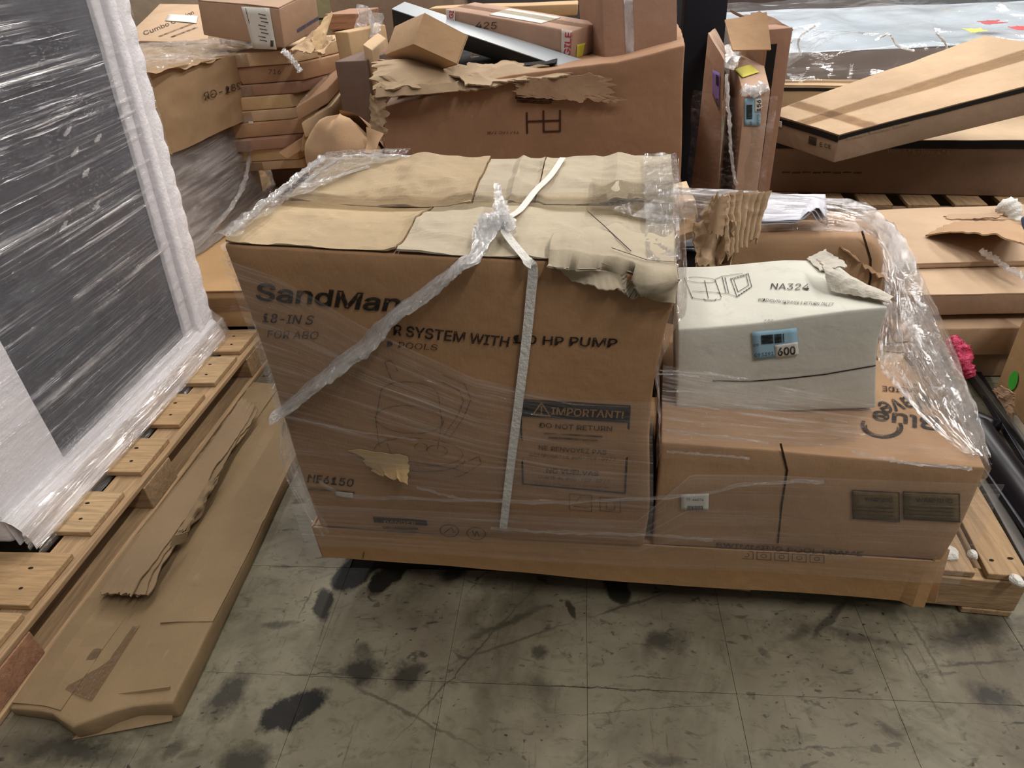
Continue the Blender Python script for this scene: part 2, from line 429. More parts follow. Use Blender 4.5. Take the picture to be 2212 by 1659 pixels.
def filmgrid(name, fn, nu, nv, mat, root, streak=.002, sx=3, sy=50, uvrep=(1, 1), seed=0, label=None, crumple=0.0, cf=14):
    """stretch film surface fn(a, b); folds run along a"""
    verts = []; uvs = []; base = [[V(fn(i / nu, j / nv)) for i in range(nu + 1)] for j in range(nv + 1)]
    for j in range(nv + 1):
        for i in range(nu + 1):
            p = base[j][i]; pa = base[j][min(i + 1, nu)] - base[j][max(i - 1, 0)]; pb = base[min(j + 1, nv)][i] - base[max(j - 1, 0)][i]
            n = pa.cross(pb); n = n.normalized() if n.length > 1e-12 else V((0, 0, 1))
            a, b = i / nu, j / nv
            h = (noise.noise(V((a * sx + seed, b * sy, seed))) + .5 * noise.noise(V((a * sx * 2, b * sy * 2.2, 7 + seed)))) * streak
            if crumple:
                q = p * cf + V((seed, 0, 0)); h += (1 - 2.2 * abs(noise.noise(q)) + .5 * (1 - 2 * abs(noise.noise(q * 2.4)))) * crumple
            verts.append(p + n * h); uvs.append((a * uvrep[0], b * uvrep[1]))
    faces = [(j * (nu + 1) + i, j * (nu + 1) + i + 1, (j + 1) * (nu + 1) + i + 1, (j + 1) * (nu + 1) + i) for j in range(nv) for i in range(nu)]
    return mobj(name, verts, faces, mat, root, smooth=True, uvs=uvs, label=label)
def catmull(pts, n):
    pts = [V(p) for p in pts]; P = [pts[0] * 2 - pts[1]] + pts + [pts[-1] * 2 - pts[-2]]; out = []
    m = len(pts) - 1
    for k in range(n + 1):
        t = k / n * m; i = min(int(t), m - 1); t -= i
        a, b, c, d = P[i], P[i + 1], P[i + 2], P[i + 3]
        out.append(.5 * ((2 * b) + (c - a) * t + (2 * a - 5 * b + 4 * c - d) * t * t + (3 * b - a - 3 * c + d) * t ** 3))
    return out
def rope(name, pts, rad, mat, root, n=90, m=14, rough=.35, twist=9, flat=1.0, seed=0, label=None):
    """a bunched, twisted band of film along a path"""
    C = catmull(pts, n); verts = []; uvs = []; up = V((0, -.4, 1)).normalized()
    for i, c in enumerate(C):
        t = (C[min(i + 1, n)] - C[max(i - 1, 0)]).normalized(); s1 = t.cross(up).normalized(); s2 = s1.cross(t)
        r = rad(i / n) if callable(rad) else rad
        for k in range(m + 1):
            an = 2 * math.pi * k / m; km = k % m; a2 = 2 * math.pi * km / m + twist * i / n
            rr = r * (1 + rough * noise.noise(V((math.cos(a2) * 2.2, math.sin(a2) * 2.2, i / n * 7 + seed))) * 1.6 + rough * .8 * noise.noise(V((math.cos(a2) * 5, math.sin(a2) * 5, i / n * 30 + seed))))
            verts.append(c + s1 * math.cos(an) * rr + s2 * math.sin(an) * rr * flat); uvs.append((i / n * 6, k / m))
    faces = [(i * (m + 1) + k, i * (m + 1) + k + 1, (i + 1) * (m + 1) + k + 1, (i + 1) * (m + 1) + k) for i in range(n) for k in range(m)]
    if m >= 20 and not rough: faces += [tuple(range(m, -1, -1)), tuple(n * (m + 1) + k for k in range(m + 1))]
    return mobj(name, verts, faces, mat, root, smooth=True, uvs=uvs, label=label)
def boxv(x0, x1, y0, y1, z0, z1, ch=.002):
    """slightly chamfered box, world coordinates"""
    vs = []; 
    b = Box([(x0, y0, z0), (x1, y0, z0), (x1, y1, z0), (x0, y1, z0), (x0, y0, z1), (x1, y0, z1), (x1, y1, z1), (x0, y1, z1)], r=ch, amp=0, step=10)
    return b.mesh()
def boardv(p0, p1, wid, z0, z1, ch=.002, amp=.0, seed=0, step=.2):
    """a board along p0->p1 (plan centre line)"""
    a = V((p0[0], p0[1], 0)); b = V((p1[0], p1[1], 0)); d = (b - a).normalized(); n = V((-d.y, d.x, 0)) * wid / 2
    c = [a - n, b - n, b + n, a + n]
    bx = Box([V((p.x, p.y, z0)) for p in c] + [V((p.x, p.y, z1)) for p in c], r=ch, amp=amp, freq=4, step=step, seed=seed)
    return bx.mesh()

# ================================================================= SETTING
def floor_mat():
    t = NT('worn_vinyl_floor'); pos = t.n('ShaderNodeNewGeometry').outputs['Position']
    n1 = t.noise(pos, 3.0, 6, .65, .5); n2 = t.noise(t.map(pos, (1, 1.8, 1), (0, 0, .5)), 17, 7, .72, .8); n3 = t.noise(pos, 60, 4, .7)
    rnd = t.n('ShaderNodeObjectInfo').outputs['Random']
    col = t.mix(t.ramp(n1, .35, .68), lin('6f6a56'), lin('8a8370'))
    col = t.mix(t.math('MULTIPLY', rnd, .22), col, lin('776a52'))
    col = t.mix(t.math('MULTIPLY', t.ramp(n2, .52, .70), 0.6), col, lin('3a3a26'))
    col = t.mix(t.math('MULTIPLY', t.ramp(n3, .55, .8), .25), col, lin('544c3a'))
    big = t.noise(t.map(pos, (1, 1, 1), (0, 0, 0), (4.2, 1.7, 0)), 1.6, 4, .6, .4)
    col = t.mix(t.math('MULTIPLY', t.ramp(big, .44, .64), .7), col, lin('544639'))
    nd = t.n('ShaderNodeVectorMath', {0: t.n('ShaderNodeTexNoise', {'Vector': pos, 'Scale': 16.0, 'Detail': 5.0, 'Roughness': .7}).outputs['Color'], 1: (.5, .5, .5)}, operation='SUBTRACT').outputs[0]
    nf = t.noise(t.map(pos, (1, 1, 1)), 34, 5, .75)
    # (pixel a, pixel b, half width m, strength, softness, jitter m) : rubbed tyre marks and scratches where they lie on the tiles
    ST = [((735, 1265), (800, 1205), .050, 1, .25, .05), ((805, 1278), (872, 1205), .034, 1, .3, .05), ((965, 1250), (1000, 1215), .035, .85, .6, .05),
          ((700, 1330), (695, 1280), .026, .95, .4, .05), ((570, 1560), (690, 1510), .042, 1, .35, .08), ((1345, 1300), (1318, 1235), .032, 1, .3, .05),
          ((470, 1535), (520, 1460), .05, .8, .7, .1), ((760, 1440), (800, 1455), .050, .85, .7, .09), ((860, 1455), (900, 1460), .045, .8, .7, .09), ((770, 1395), (790, 1415), .025, .6, .8, .08),
          ((1400, 1410), (1460, 1370), .040, .75, .9, .1), ((1160, 1400), (1170, 1420), .022, .7, .7, .06), ((1150, 1470), (1190, 1500), .03, .5, .9, .08),
          ((500, 1640), (560, 1659), .05, .85, .7, .1), ((1225, 1295), (1245, 1335), .009, .85, .4, .03), ((1750, 1380), (1830, 1300), .010, .7, .5, .03), ((1385, 1640), (1480, 1645), .016, .5, .8, .05),
          ((1700, 1345), (1990, 1400), .02, .5, .9, .1), ((2010, 1390), (2200, 1340), .05, .75, .9, .14), ((2130, 1200), (2212, 1280), .05, .6, .9, .14), ((2100, 1480), (2180, 1530), .035, .8, .9, .1),
          ((350, 1640), (400, 1600), .02, .6, .7, .06), ((0, 1600), (300, 1640), .045, .75, .9, .1), ((640, 1345), (560, 1352), .012, .6, .7, .04), ((980, 1395), (1200, 1300), .012, .6, .8, .05),
          ((1690, 1385), (1760, 1345), .014, .5, .8, .05), ((1890, 1560), (1960, 1595), .012, .5, .8, .05), ((1640, 1400), (1660, 1420), .012, .5, .7, .04)]
    SL = [((800, 1659), (1190, 1228), .0035, .6), ((640, 1415), (1090, 1650), .006, .5), ((1000, 1473), (1560, 1500), .0022, .7), ((930, 1448), (1270, 1330), .006, .5), ((1260, 1340), (1460, 1270), .006, .6),
          ((1120, 1550), (1640, 1515), .0018, .5), ((2000, 1440), (2212, 1425), .006, .6), ((1950, 1310), (2060, 1500), .006, .5), ((1905, 1320), (2060, 1600), .004, .5), ((560, 1452), (830, 1458), .003, .6),
          ((1330, 1465), (1480, 1462), .003, .55), ((680, 1255), (640, 1350), .004, .5), ((2030, 1260), (2212, 1650), .0025, .35), ((1560, 1620), (1900, 1612), .003, .4), ((1000, 1290), (1095, 1190), .003, .5)]
    def blob(pa, pb, hw, soft, jit, amt):
        A = az(*pa); B = az(*pb); c = (A + B) / 2; d = B - A
        pj = t.n('ShaderNodeVectorMath', {0: pos, 1: t.n('ShaderNodeVectorMath', {0: nd, 'Scale': jit}, operation='SCALE').outputs[0]}, operation='ADD').outputs[0]
        q = t.n('ShaderNodeMapping', {'Vector': pj, 'Location': (c.x, c.y, 0), 'Rotation': (0, 0, math.atan2(d.y, d.x)), 'Scale': (d.length / 2 + hw * .6, hw, 1)}, vector_type='TEXTURE').outputs[0]
        q = t.n('ShaderNodeVectorMath', {0: q, 1: (1, 1, 0)}, operation='MULTIPLY').outputs[0]
        L = t.n('ShaderNodeVectorMath', {0: q}, operation='LENGTH').outputs['Value']
        f = t.n('ShaderNodeMapRange', {'Value': L, 'From Min': 1.0, 'From Max': 1.0 - soft * .75, 'To Min': 0.0, 'To Max': amt}).outputs[0]
        return t.math('MULTIPLY', f, t.n('ShaderNodeMapRange', {'Value': nf, 'From Min': .14, 'From Max': .34}).outputs[0]) if soft > .3 else f
    acc = None
    for pa, pb, hw, st, soft, jit in ST:
        f = blob(pa, pb, hw, soft, jit, st); acc = f if acc is None else t.math('MAXIMUM', acc, f)
    for pa, pb, hw, st in SL: acc = t.math('MAXIMUM', acc, blob(pa, pb, hw * .8, .8, .03, st))
    col = t.mix(acc, col, lin('17140f'))
    sc = t.noise(t.map(pos, (30, 3, 1), (0, 0, 1.1)), 1.6, 6, .75, .2)
    col = t.mix(t.math('MULTIPLY', t.ramp(sc, .60, .68), .5), col, lin('2a2618'))
    fk = t.noise(t.map(pos, (9, 20, 1), (0, 0, .35)), 2.1, 3, .5, .7)
    col = t.mix(t.math('MULTIPLY', t.ramp(fk, .63, .68), t.ramp(big, .38, .62)), col, lin('26251b'))
    fk2 = t.noise(t.map(pos, (22, 30, 1), (0, 0, -.5)), 2.1, 2, .5, .5)
    col = t.mix(t.math('MULTIPLY', t.ramp(fk2, .66, .70), t.ramp(n1, .42, .62)), col, lin('1d1b14'))
    sm_ = t.noise(pos, 2.1, 5, .7, 1.0)
    col = t.mix(t.math('MULTIPLY', t.ramp(sm_, .46, .70), .75), col, lin('35301f'))
    return t.pbr(col, .55, t.bump(t.math('ADD', n2, t.math('MULTIPLY', n3, .4)), .12, .01), .3)
FM = floor_mat()
fl = mobj('floor', *boxv(-6, 7, -1.5, 12, -.12, -.0035), plain('floor_joint_grime', '1b1812', .9)); fl['kind'] = 'structure'
tv, tf = Box([(0, 0, 0), (.3043, 0, 0), (.3043, .3043, 0), (0, .3043, 0), (0, 0, .0035), (.3043, 0, .0035), (.3043, .3043, .0035), (0, .3043, .0035)], r=.0004, amp=0, step=10).mesh()
tm = bpy.data.meshes.new('tile'); tm.from_pydata([tuple(v) for v in tv], [], tf); tm.materials.append(FM)
X0 = -.006 - .305 * 7; Y0 = .807 - .305 * 4
for i in range(16):
    for j in range(9):
        y = Y0 + j * .305
        if y > 1.1 and -.9 < X0 + i * .305 < .5: continue          # under the loads, never seen
        o = bpy.data.objects.new('tile', tm); COL.objects.link(o); o.parent = fl
        rg = random.Random(i * 31 + j)
        o.location = (X0 + i * .305 + .0003, y + .0003, -.0035 - rg.random() * .0006)
far = mobj('tile_field', *boxv(-6, 7, 1.87 + .0, 12, -.0034, -.0004), FM, fl); far['kind'] = 'stuff'
wb = mobj('wall_back', *boxv(-8, 9, 9.0, 9.2, 0, 4), plain('dark_back_wall', '3c3835', .9)); wb['kind'] = 'structure'

# ================================================================= common materials
KB = cardboard('ad8158'); KD = cardboard('a87c50', .55); KP = cardboard('b18c70', .4); KL = cardboard('bf9c70', .5); KT = cardboard('c09a66', .35); KR = cardboard('a07458', .5)
KG = cardboard('b39a78', .6)
INK = ink(); INKF = ink('faded_ink', '2c211a', .55); INKR = ink('red_ink', 'b02028', .25); INKL = ink('very_faded_ink', '3c2a1c', 1.0)
WOOD = wood('c79d66'); WOODY = wood('c79d66', (0, 0, math.pi / 2)); WOODP = wood('b98a58')
WHITE = plain('white_board', 'c4c2b6', .7, bumps=.2, bscale=12, var=.12, dirt=.22)
BLK = plain('black_plastic', '101114', .45)
F_A = film('broad', .42, .55, 2.2, 70, .14)
F_S = film('streaky', .6, .8, 1.6, 55, .10, .9, lo=.46, hi=.66)
F_C = film('crumpled', .5, 1.0, 2.0, 12, .10, 1.0, crumple=1.0)
F_ROPE = film('bunched', .75, 1.2, 1.2, 12, .11, 1.0, base=.26, lo=.36, hi=.72)

# ================================================================= MAIN LOAD
def nails(parent, pts, r=.005):
    for k, p in enumerate(pts):
        vs = [V(p)] + [V(p) + V((math.cos(a) * r * (1 + .3 * (k % 2)), math.sin(a) * r * .7, 0)) for a in [i * math.pi / 4 for i in range(8)]]
        mobj('nail_hole', vs, [(0, i + 1, (i + 1) % 8 + 1) for i in range(8)], plain('dark_nail_hole', '1c120a', .9), parent)
def pr(x, y): return (x, y - .051 * x)       # the load stands turned a few degrees on the tiles
def wpt(x, y): return (x + .051 * y - .052, y - .051 * x)
# --- pallet under the load
pal = thing('pallet', 'wooden pallet under the wrapped pool boxes, bare corner at right', 'pallet', (.33, 1.5, 0))
def P2(x, y): return (x + .095 * (y - 1.10), y - .095 * x)
XL, XR = -.28, .925
for k, yy in enumerate((1.120, 1.60, 2.07)):
    a, b = P2(XL, yy), P2(XR, yy)
    s = mobj('stringer', *boardv(a, b, .036, .0185, .108, .003, .0008, k, .1), WOOD, pal)
yb = 1.10
xs = [-.27, -.13, .0, .13, .27, .41, .55, .69, .775, .885]
for k, x in enumerate(xs):
    wd = (.10, .09, .09, .09, .1, .09, .09, .068, .094, .080)[k]
    a, b = P2(x, yb + .006 + (.0 if k < 8 else .0)), P2(x, 2.10)
    bd = mobj('deck_board', *boardv(a, b, wd, .109, .126, .003, .0012, k, .12), WOODY, pal)
    if k >= 7: nails(bd, [V((*P2(x + dx, yb + .045 + .01 * (i % 2)), .1275)) for i, dx in enumerate((-.02, .02))])
for k, x in enumerate((-.23, .33, .872)):
    mobj('bottom_board', *boardv(P2(x, yb), P2(x, 2.10), .10, .001, .0175, .003, .001, 20 + k, .12), WOODY, pal)

# --- long low carton at the bottom
tl, tr = V((-.645, 1.063)), V((.712, .994))
TRAYD = .56
def dent_tray(u, v, w):
    return (0, 0, 0)
tc = rect(tl, tr, TRAYD, .128, .205)
tray = Carton('long_flat_carton', 'long flat brown carton at the bottom of the wrapped load, DANGER printed left', tc, cardboard('b8884e', .35), r=.006, amp=.004, freq=2.2, group=None)
# hanging lower edge of the carton's sleeve
sk = sheet('skirt', [V((tl.x, tl.y - .004, .100)), V((tr.x, tr.y - .004, .072)), V((tr.x, tr.y - .004, .204)), V((tl.x, tl.y - .004, .204))], 60, 8, tray.mat, tray.root,
           bulge=lambda a, b: -.010 * math.sin(a * 9) * (1 - b) * .4 + (.012 * (1 - b) if a > .97 else 0), amp=.002, freq=3, jag=(.02, 0, 0, 0), thick=.004, label='loose lower edge of the sleeve hanging over the pallet')
E0 = V((tl.x, tl.y, 0)); e1 = V((tr.x, tr.y, 0))
# left end flap
sheet('end_flap', [V((tl.x - .002, tl.y - .002, .095)), V((tl.x + .02, tl.y + .40, .12)), V((tl.x + .02, tl.y + .40, .203)), V((tl.x - .004, tl.y - .002, .203))], 12, 8, tray.mat, tray.root, amp=.004, freq=5, thick=.004)
# curled right end tab
sheet('curled_tab', [V((tr.x - .012, tr.y - .006, .064)), V((tr.x + .026, tr.y - .006, .075)), V((tr.x + .035, tr.y + .03, .20)), V((tr.x - .012, tr.y - .006, .215))], 8, 10, tray.mat, tray.root, bulge=lambda a, b: -.012 * math.sin(a * 3.1), thick=.004)

# --- SandMan carton (tall)
def dent_sm(u, v, w):
    d = [0, 0, 0]
    k = max(0, 1 - math.hypot((u - 1) / .22, (w - 1) / .16))                     # crushed upper right front corner
    if v < .4: d[2] -= .030 * k * (1 - v); d[1] += .018 * k * (1 - v) * math.sin(u * 40 + w * 30) 
    d[2] -= .018 * max(0, w - .8) * 5 * math.exp(-((v - .47) / .12) ** 2) * (.35 + .65 * math.exp(-((u - .3) / .3) ** 2))   # sagging lid seam
    d[0] += .010 * math.sin(w * 7 + .6) * (1 if u > .5 else -.6) * (abs(u - .5) * 2) ** 3
    d[1] -= .010 * math.sin(min(1, w) * math.pi) * math.sin(u * math.pi) if v < .5 else 0
    return d
sml = V((-.625, 1.052)); smr = V((.112, 1.008))
b4 = [V((sml.x, sml.y, .207)), V((smr.x, smr.y, .207)), V((smr.x + .03, smr.y + .50, .207)), V((sml.x + .02, sml.y + .52, .207))]
t4 = [ay(487, 530, 1.045), ay(1456, 578, 1.010), az(1441, 340, .885), az(722, 344, .895)]
sm = Carton('pump_carton', 'tall brown SandMan filter pump carton tied with a white strap', b4 + t4, cardboard('ad7f4f', .45), r=.006, amp=.006, freq=2.6, step=.028, dent=dent_sm)
KTOP = cardboard('b0a083', 1.0); KTOL = cardboard('ac9268', .9)
# lid: two long flaps meeting in a seam, with cross creases
wv = lambda k: (lambda a, b: .004 * math.sin(a * 6.5 + k) * (b if k < 1 else 1 - b) + (.008 * max(0, (.12 - abs(a - .60)) / .12) if k > 1 else 0) + .004 * max(0, (a - .93) / .07))
sm.patch('flap', 'top', .006, .40, .004, .468, KTOL, .005, curl=wv(0), wav=.005, crk=.006, nu=44, nv=26)
sm.patch('flap', 'top', .403, .995, .002, .475, KTOP, .006, curl=wv(.4), wav=.006, crk=.006, nu=44, nv=26)
sm.patch('flap', 'top', .004, .50, .476, 1.0, KTOL, .006, curl=wv(2), wav=.005, crk=.006, nu=44, nv=26)
sm.patch('flap', 'top', .503, .66, .482, .985, KTOP, .005, curl=wv(2.5), wav=.006, crk=.006, nu=44, nv=26)
sm.patch('flap', 'top', .663, .998, .484, 1.0, KTOP, .007, curl=wv(3), wav=.006, crk=.006, nu=44, nv=26)
sm.patch('tape', 'top', .0, 1.0, .405, .545, tape_mat('b8a27c', 'brown'), .0135, wav=.006, thick=False)
sm.patch('tape', 'top', .80, 1.0, .36, .66, tape_mat('cabfa8', 'clear2'), .018, wav=.01, thick=False)
# torn, buckled lip of cardboard at the front right corner
tp = lambda a, b, o: sm.pos('top', a, b, o)
fp = lambda a, b, o: sm.pos('front', a, b, o)
def lipf(a, b):      # the lid's front right corner buckled down over the front face
    u = .735 + .262 * a
    jag_ = .35 * noise.noise(V((a * 7, 2.2, 0))) + .14 * noise.noise(V((a * 24, 5.2, 0)))
    r_ = .9 * noise.noise(V((a * 5, 9.1, 0)))
    if b < .5:
        t = (.5 - b) / .5; return sm.pos('top', u, .002 + (.26 + .12 * r_) * t * (1 - .5 * (1 - a) ** 2), .017 + .006 * math.sin(t * 3.1))
    t = (b - .5) / .5; return sm.pos('front', u, 1.0 - (.035 + .03 * a + .05 * jag_) * t * min(1, a * 5), .012 + .010 * math.sin(t * 3.1 + a * 9))
lp_ = filmgrid('buckled_lip', lipf, 80, 44, KTOP, sm.root, streak=.002, sx=9, sy=3, crumple=.0022, cf=12, label='crumpled cardboard lip')
md_ = lp_.modifiers.new('thickness', 'SOLIDIFY'); md_.thickness = .003
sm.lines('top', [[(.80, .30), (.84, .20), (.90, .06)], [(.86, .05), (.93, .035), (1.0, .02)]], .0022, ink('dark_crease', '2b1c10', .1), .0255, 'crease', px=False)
# print
BOLD = .026
sm.text('front', 'SandMan', (553, 645), (862, 672), (556, 598), INK, BOLD)
sm.text('front', '18-IN S', (568, 694), (675, 700), (572, 668), INK, .01)
sm.text('front', 'R SYSTEM WITH', (850, 722), (1098, 748), (852, 692), INK, .02)
sm.text('front', '1.0 HP PUMP', (1108, 740), (1331, 749), (1110, 716), INK, .02)
sm.text('front', 'FOR ABO', (578, 728), (686, 732), (582, 706), INKF)
sm.text('front', 'D POOLS', (836, 748), (944, 756), (838, 730), INKF)
sm.text('front', 'NE6150', (664, 1040), (763, 1050), (668, 1018), INK, .015)
sm.lines('front', [[(668, 1055), (765, 1063)]], .007, INKL, .0022, 'worn_print')
bx = lambda pts: pts + [pts[0]]
sm.lines('front', [bx([(1124, 862), (1360, 876), (1350, 1064), (1130, 1044)])], .004, INK)
sm.quad('warning_heading', 'front', [(1126, 866), (1359, 880), (1357, 912), (1126, 898)], INK, .0018)
sm.text('front', 'IMPORTANT!', (1190, 893), (1346, 902), (1192, 872), ink('kraft_reversed', 'a1764a', .3), .02, .0032)
sm.lines('front', [bx([(1152, 893), (1170, 868), (1188, 896)]), [(1170, 876), (1170, 887)], [(1170, 890), (1170, 892)]], .003, ink('kraft_reversed', 'a1764a', .3), .0032, 'warning_triangle')
sm.text('front', 'DO NOT RETURN', (1166, 922), (1322, 930), (1166, 908), INK, .01)
sm.lines('front', [[(1176, 935), (1300, 942)], [(1186, 944), (1290, 950)]], .004, INKL, .0022, 'worn_print')
sm.text('front', 'NE RENVOYEZ PAS', (1164, 970), (1310, 981), (1164, 957), INKF, .01)
sm.text('front', 'COMPOSEZ LE 800-759-0977', (1144, 984), (1330, 995), (1144, 974), INKF)
sm.text('front', 'NO VUELVAS', (1180, 1020), (1293, 1027), (1181, 1006), INK, .01)
sm.text('front', 'LLAME AL 800-759-0977', (1163, 1032), (1316, 1042), (1164, 1022), INK)
sm.text('front', 'Si tiene preguntas o problemas', (1155, 1043), (1316, 1054), (1155, 1036), INKF)
# faded line drawing of the filter system
def ell(cx, cy, rx, ry, a0=0, a1=360, n=18, sh=.06): return [(cx + rx * math.cos(math.radians(a0 + (a1 - a0) * i / n)), cy + ry * math.sin(math.radians(a0 + (a1 - a0) * i / n)) + sh * rx * math.cos(math.radians(a0 + (a1 - a0) * i / n))) for i in range(n + 1)]
sm.lines('front', [ell(885, 850, 62, 26, 180, 360), [(823, 848), (812, 905), (820, 965)], [(948, 855), (955, 915), (945, 970)], ell(885, 905, 74, 30, 0, 360), ell(905, 975, 96, 30), ell(905, 985, 100, 32, 0, 180),
    [(850, 826), (838, 800), (832, 780), (846, 778), (860, 800)], [(955, 808), (1005, 830), (1018, 862), (1002, 900), (972, 945)], [(955, 824), (992, 842), (1002, 866), (988, 898), (960, 938)],
    [(985, 1005), (1035, 985), (1040, 1000), (1000, 1025), (980, 1030)], ell(945, 972, 22, 11), ell(910, 965, 14, 9), [(836, 955), (850, 990), (975, 1010), (1010, 1020)]], .0016, INKL)
sm.lines('front', [bx([(1230, 1066), (1278, 1070), (1278, 1104), (1230, 1100)]), bx([(1296, 1072), (1340, 1076), (1340, 1106), (1296, 1102)]), [(1244, 1084), (1253, 1072), (1262, 1086)], [(1240, 1092), (1268, 1096)], [(1310, 1084), (1310, 1098), (1328, 1100), (1328, 1084)]], .0014, INKF, name='handling_symbol')
sm.quad('barcode_label', 'front', [(726, 1060), (763, 1064), (763, 1074), (726, 1070)], plain('pale_label', 'b9b2a4', .6), .0022)
# torn paper patches
c0 = sm.uv('front', 775, 945)
sheet('torn_liner', [fp(.235, .275, .004), fp(.335, .27, .004), fp(.345, .355, .003), fp(.19, .365, .003)], 14, 10, cardboard('c9a465', .2), sm.root, bulge=lambda a, b: .02 * (1 - b) ** 2 * a, jag=(.35, .1, .1, .3), thick=.0015, seed=12)
# print on the long flat carton
sm.quad('danger_heading', 'front', [(806, 1115), (922, 1123), (924, 1134), (809, 1127)], INK, .002)
sm.text('front', 'DANGER', (830, 1128), (899, 1131), (830, 1119), ink('kraft_reversed', 'a1764a', .3), .01, .0034)
sm.lines('front', [[(828, 1138), (902, 1141)], [(838, 1146), (898, 1149)]], .006, INKL, .0022, 'worn_print')
sm.lines('front', [ell(971, 1145, 20, 13), [(960, 1150), (975, 1138), (982, 1150)], ell(1029, 1151, 20, 13), [(1020, 1144), (1026, 1158), (1030, 1146), (1036, 1158)]], .0018, INK, .0022, 'handling_symbol')
tray.lines('front', [[(1318, 1188), (1300, 1240)], [(788, 1188), (786, 1201)]], .002, INKF, .0075, 'cut_mark')

# --- Blue Wave pool frame carton
P_fl = V((.118, 1.040)); P_fr = V((.752, 1.006))
bt = [V((.135, 1.020, .207)), V((.716, .990, .207)), V((.80, 1.57, .207)), V((.20, 1.58, .207))]
tt = [ay(1430, 955, 1.024), ay(2131, 1010, .992), az(2035, 800, .43) + V((0, .0, 0)), V((.20, 1.60, .44))]
def dent_bw(u, v, w): return (0, -.006 * math.sin(w * 3.1) * (1 if v < .5 else 0), -.014 * math.sin(u * 3.1) * w * math.sin(v * 3.1))
bw = Carton('pool_frame_carton', 'brown Blue Wave pool frame carton with upside-down lettering and WARNING panels', bt + tt, cardboard('ae8459', .45), amp=.005, freq=2.4, step=.035, dent=dent_bw, seed=3)
# print on its lid, upside down as it lies
def rev(s, face, string, p0, p1, p2, m, b=0, **k): s.text(face, string, p0, p1, p2, m, b, **k)
rev(bw, 'top', 'Blue', (2028, 905), (1885, 888), (2028, 940), INK, .02)
rev(bw, 'top', 'Wave', (2005, 850), (1893, 872), (2040, 888), INK, .015)
rev(bw, 'top', 'SEASIDE', (1998, 843), (1905, 835), (2000, 857), INKF, .01)
rev(bw, 'top', '24-FT', (1990, 832), (1945, 828), (1992, 840), INKF)
bw.lines('top', [ell(1905, 922, 42, 24, -20, 200)], .007, INKF)
bw.lines('top', [ell(1905, 925, 34, 17, -10, 190)], .003, INKF)
bw.lines('top', [[(1905, 700), (1925, 715), (1905, 745), (1960, 740)], [(1905, 760), (1950, 765)]], .008, INKF, name='printed_arrow')
for k, (x0, x1, wd) in enumerate(((1840, 1941, 0), (1950, 2071, 0))):
    bw.quad('warning_panel', 'front', [(x0, 1057 + k * 3), (x1, 1062 + k * 3), (x1 + 1, 1125 + k), (x0 + 2, 1118 + k)], ink('khaki_print', '6d5a3a', .5), .0022)
    bw.lines('front', [bx([(x0, 1057 + k * 3), (x1, 1062 + k * 3), (x1 + 1, 1125 + k), (x0 + 2, 1118 + k)])], .0022, INKF, .003)
    bw.text('front', 'WARNING', (x0 + 27, 1080 + k * 2), (x1 - 14, 1083 + k * 2), (x0 + 27, 1068 + k * 2), INK, .005, .0035)
    for r in range(3): bw.lines('front', [[(x0 + 12, 1092 + r * 8), (x1 - 12, 1096 + r * 8)]], .0018, INKF, .0035, 'printed_text_line')
tray.text('front', 'SWIMMING POOL FRAME', (1545, 1176), (1860, 1196), (1546, 1163), INKF, .015, .0075)
ic = []
for k in range(7):
    x = 1520 + k * 38; y = 1180 + k * 2.1
    ic += [bx([(x, y), (x + 30, y + 2), (x + 30, y + 18), (x, y + 16)]), ell(x + 15, y + 9, 6, 4, 0, 360, 8)]
tray.lines('front', ic, .0016, INKF, .0075, 'handling_symbol')
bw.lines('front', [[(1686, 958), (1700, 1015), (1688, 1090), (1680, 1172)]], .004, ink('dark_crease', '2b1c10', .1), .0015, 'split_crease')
bw.quad('barcode_label', 'front', [(1471, 1066), (1531, 1064), (1530, 1100), (1471, 1098)], plain('white_label', 'cdc9c0', .6), .003)
bw.lines('front', [[(1486 + k * 3.1, 1090), (1486 + k * 3.1, 1098)] for k in range(11)], .0016, INK, .0042, 'barcode')
bw.text('front', '70-44674', (1482, 1078), (1519, 1079), (1482, 1071), INK, 0, .0042)

# --- white NA324 carton on top
def dent_wh(u, v, w):
    k = max(0, 1 - math.hypot((u - 1) / .3, (w - 1) / .35)); return (0.02 * k * (1 - v), 0, -.012 * k * v - .004 * math.sin(u * 5) * w)
wb4 = [V((.190, 1.160, .446)), V((.606, 1.186, .446)), V((.60, 1.50, .446)), V((.215, 1.48, .446))]
wt4 = [ay(1466, 712, 1.162), ay(1896, 664, 1.186), az(1800, 556, .672), az(1461, 576, .672)]
wc = Carton('skimmer_carton', 'white NA324 skimmer carton with a ripped right corner', wb4 + wt4, WHITE, amp=.004, freq=4, step=.03, dent=dent_wh, seed=6)
wc.text('top', 'NA324', (1664, 626), (1747, 628), (1668, 609), INK, .002)
wc.text('top', 'WIDEMOUTH SKIMMER & RETURN INLET', (1636, 652), (1799, 663), (1640, 643), INK)
wc.text('top', 'FAX', (1652, 695), (1672, 694), (1652, 691), INK)
wc.lines('top', [ell(1512, 606, 34, 6), [(1480, 608), (1496, 647)], [(1545, 607), (1558, 644)], ell(1526, 645, 31, 4, 0, 180), [(1496, 630), (1556, 634)], [(1522, 607), (1530, 646)], [(1544, 605), (1560, 598), (1604, 592)],
    bx([(1578, 603), (1616, 592), (1624, 621), (1592, 643)]), bx([(1585, 605), (1612, 597), (1617, 618), (1594, 632)]), [(1560, 600), (1568, 634), (1592, 643)], [(1548, 634), (1568, 636)], [(1520, 647), (1524, 651), (1544, 651), (1547, 647)], [(1566, 601), (1574, 634)]], .0015, INK)
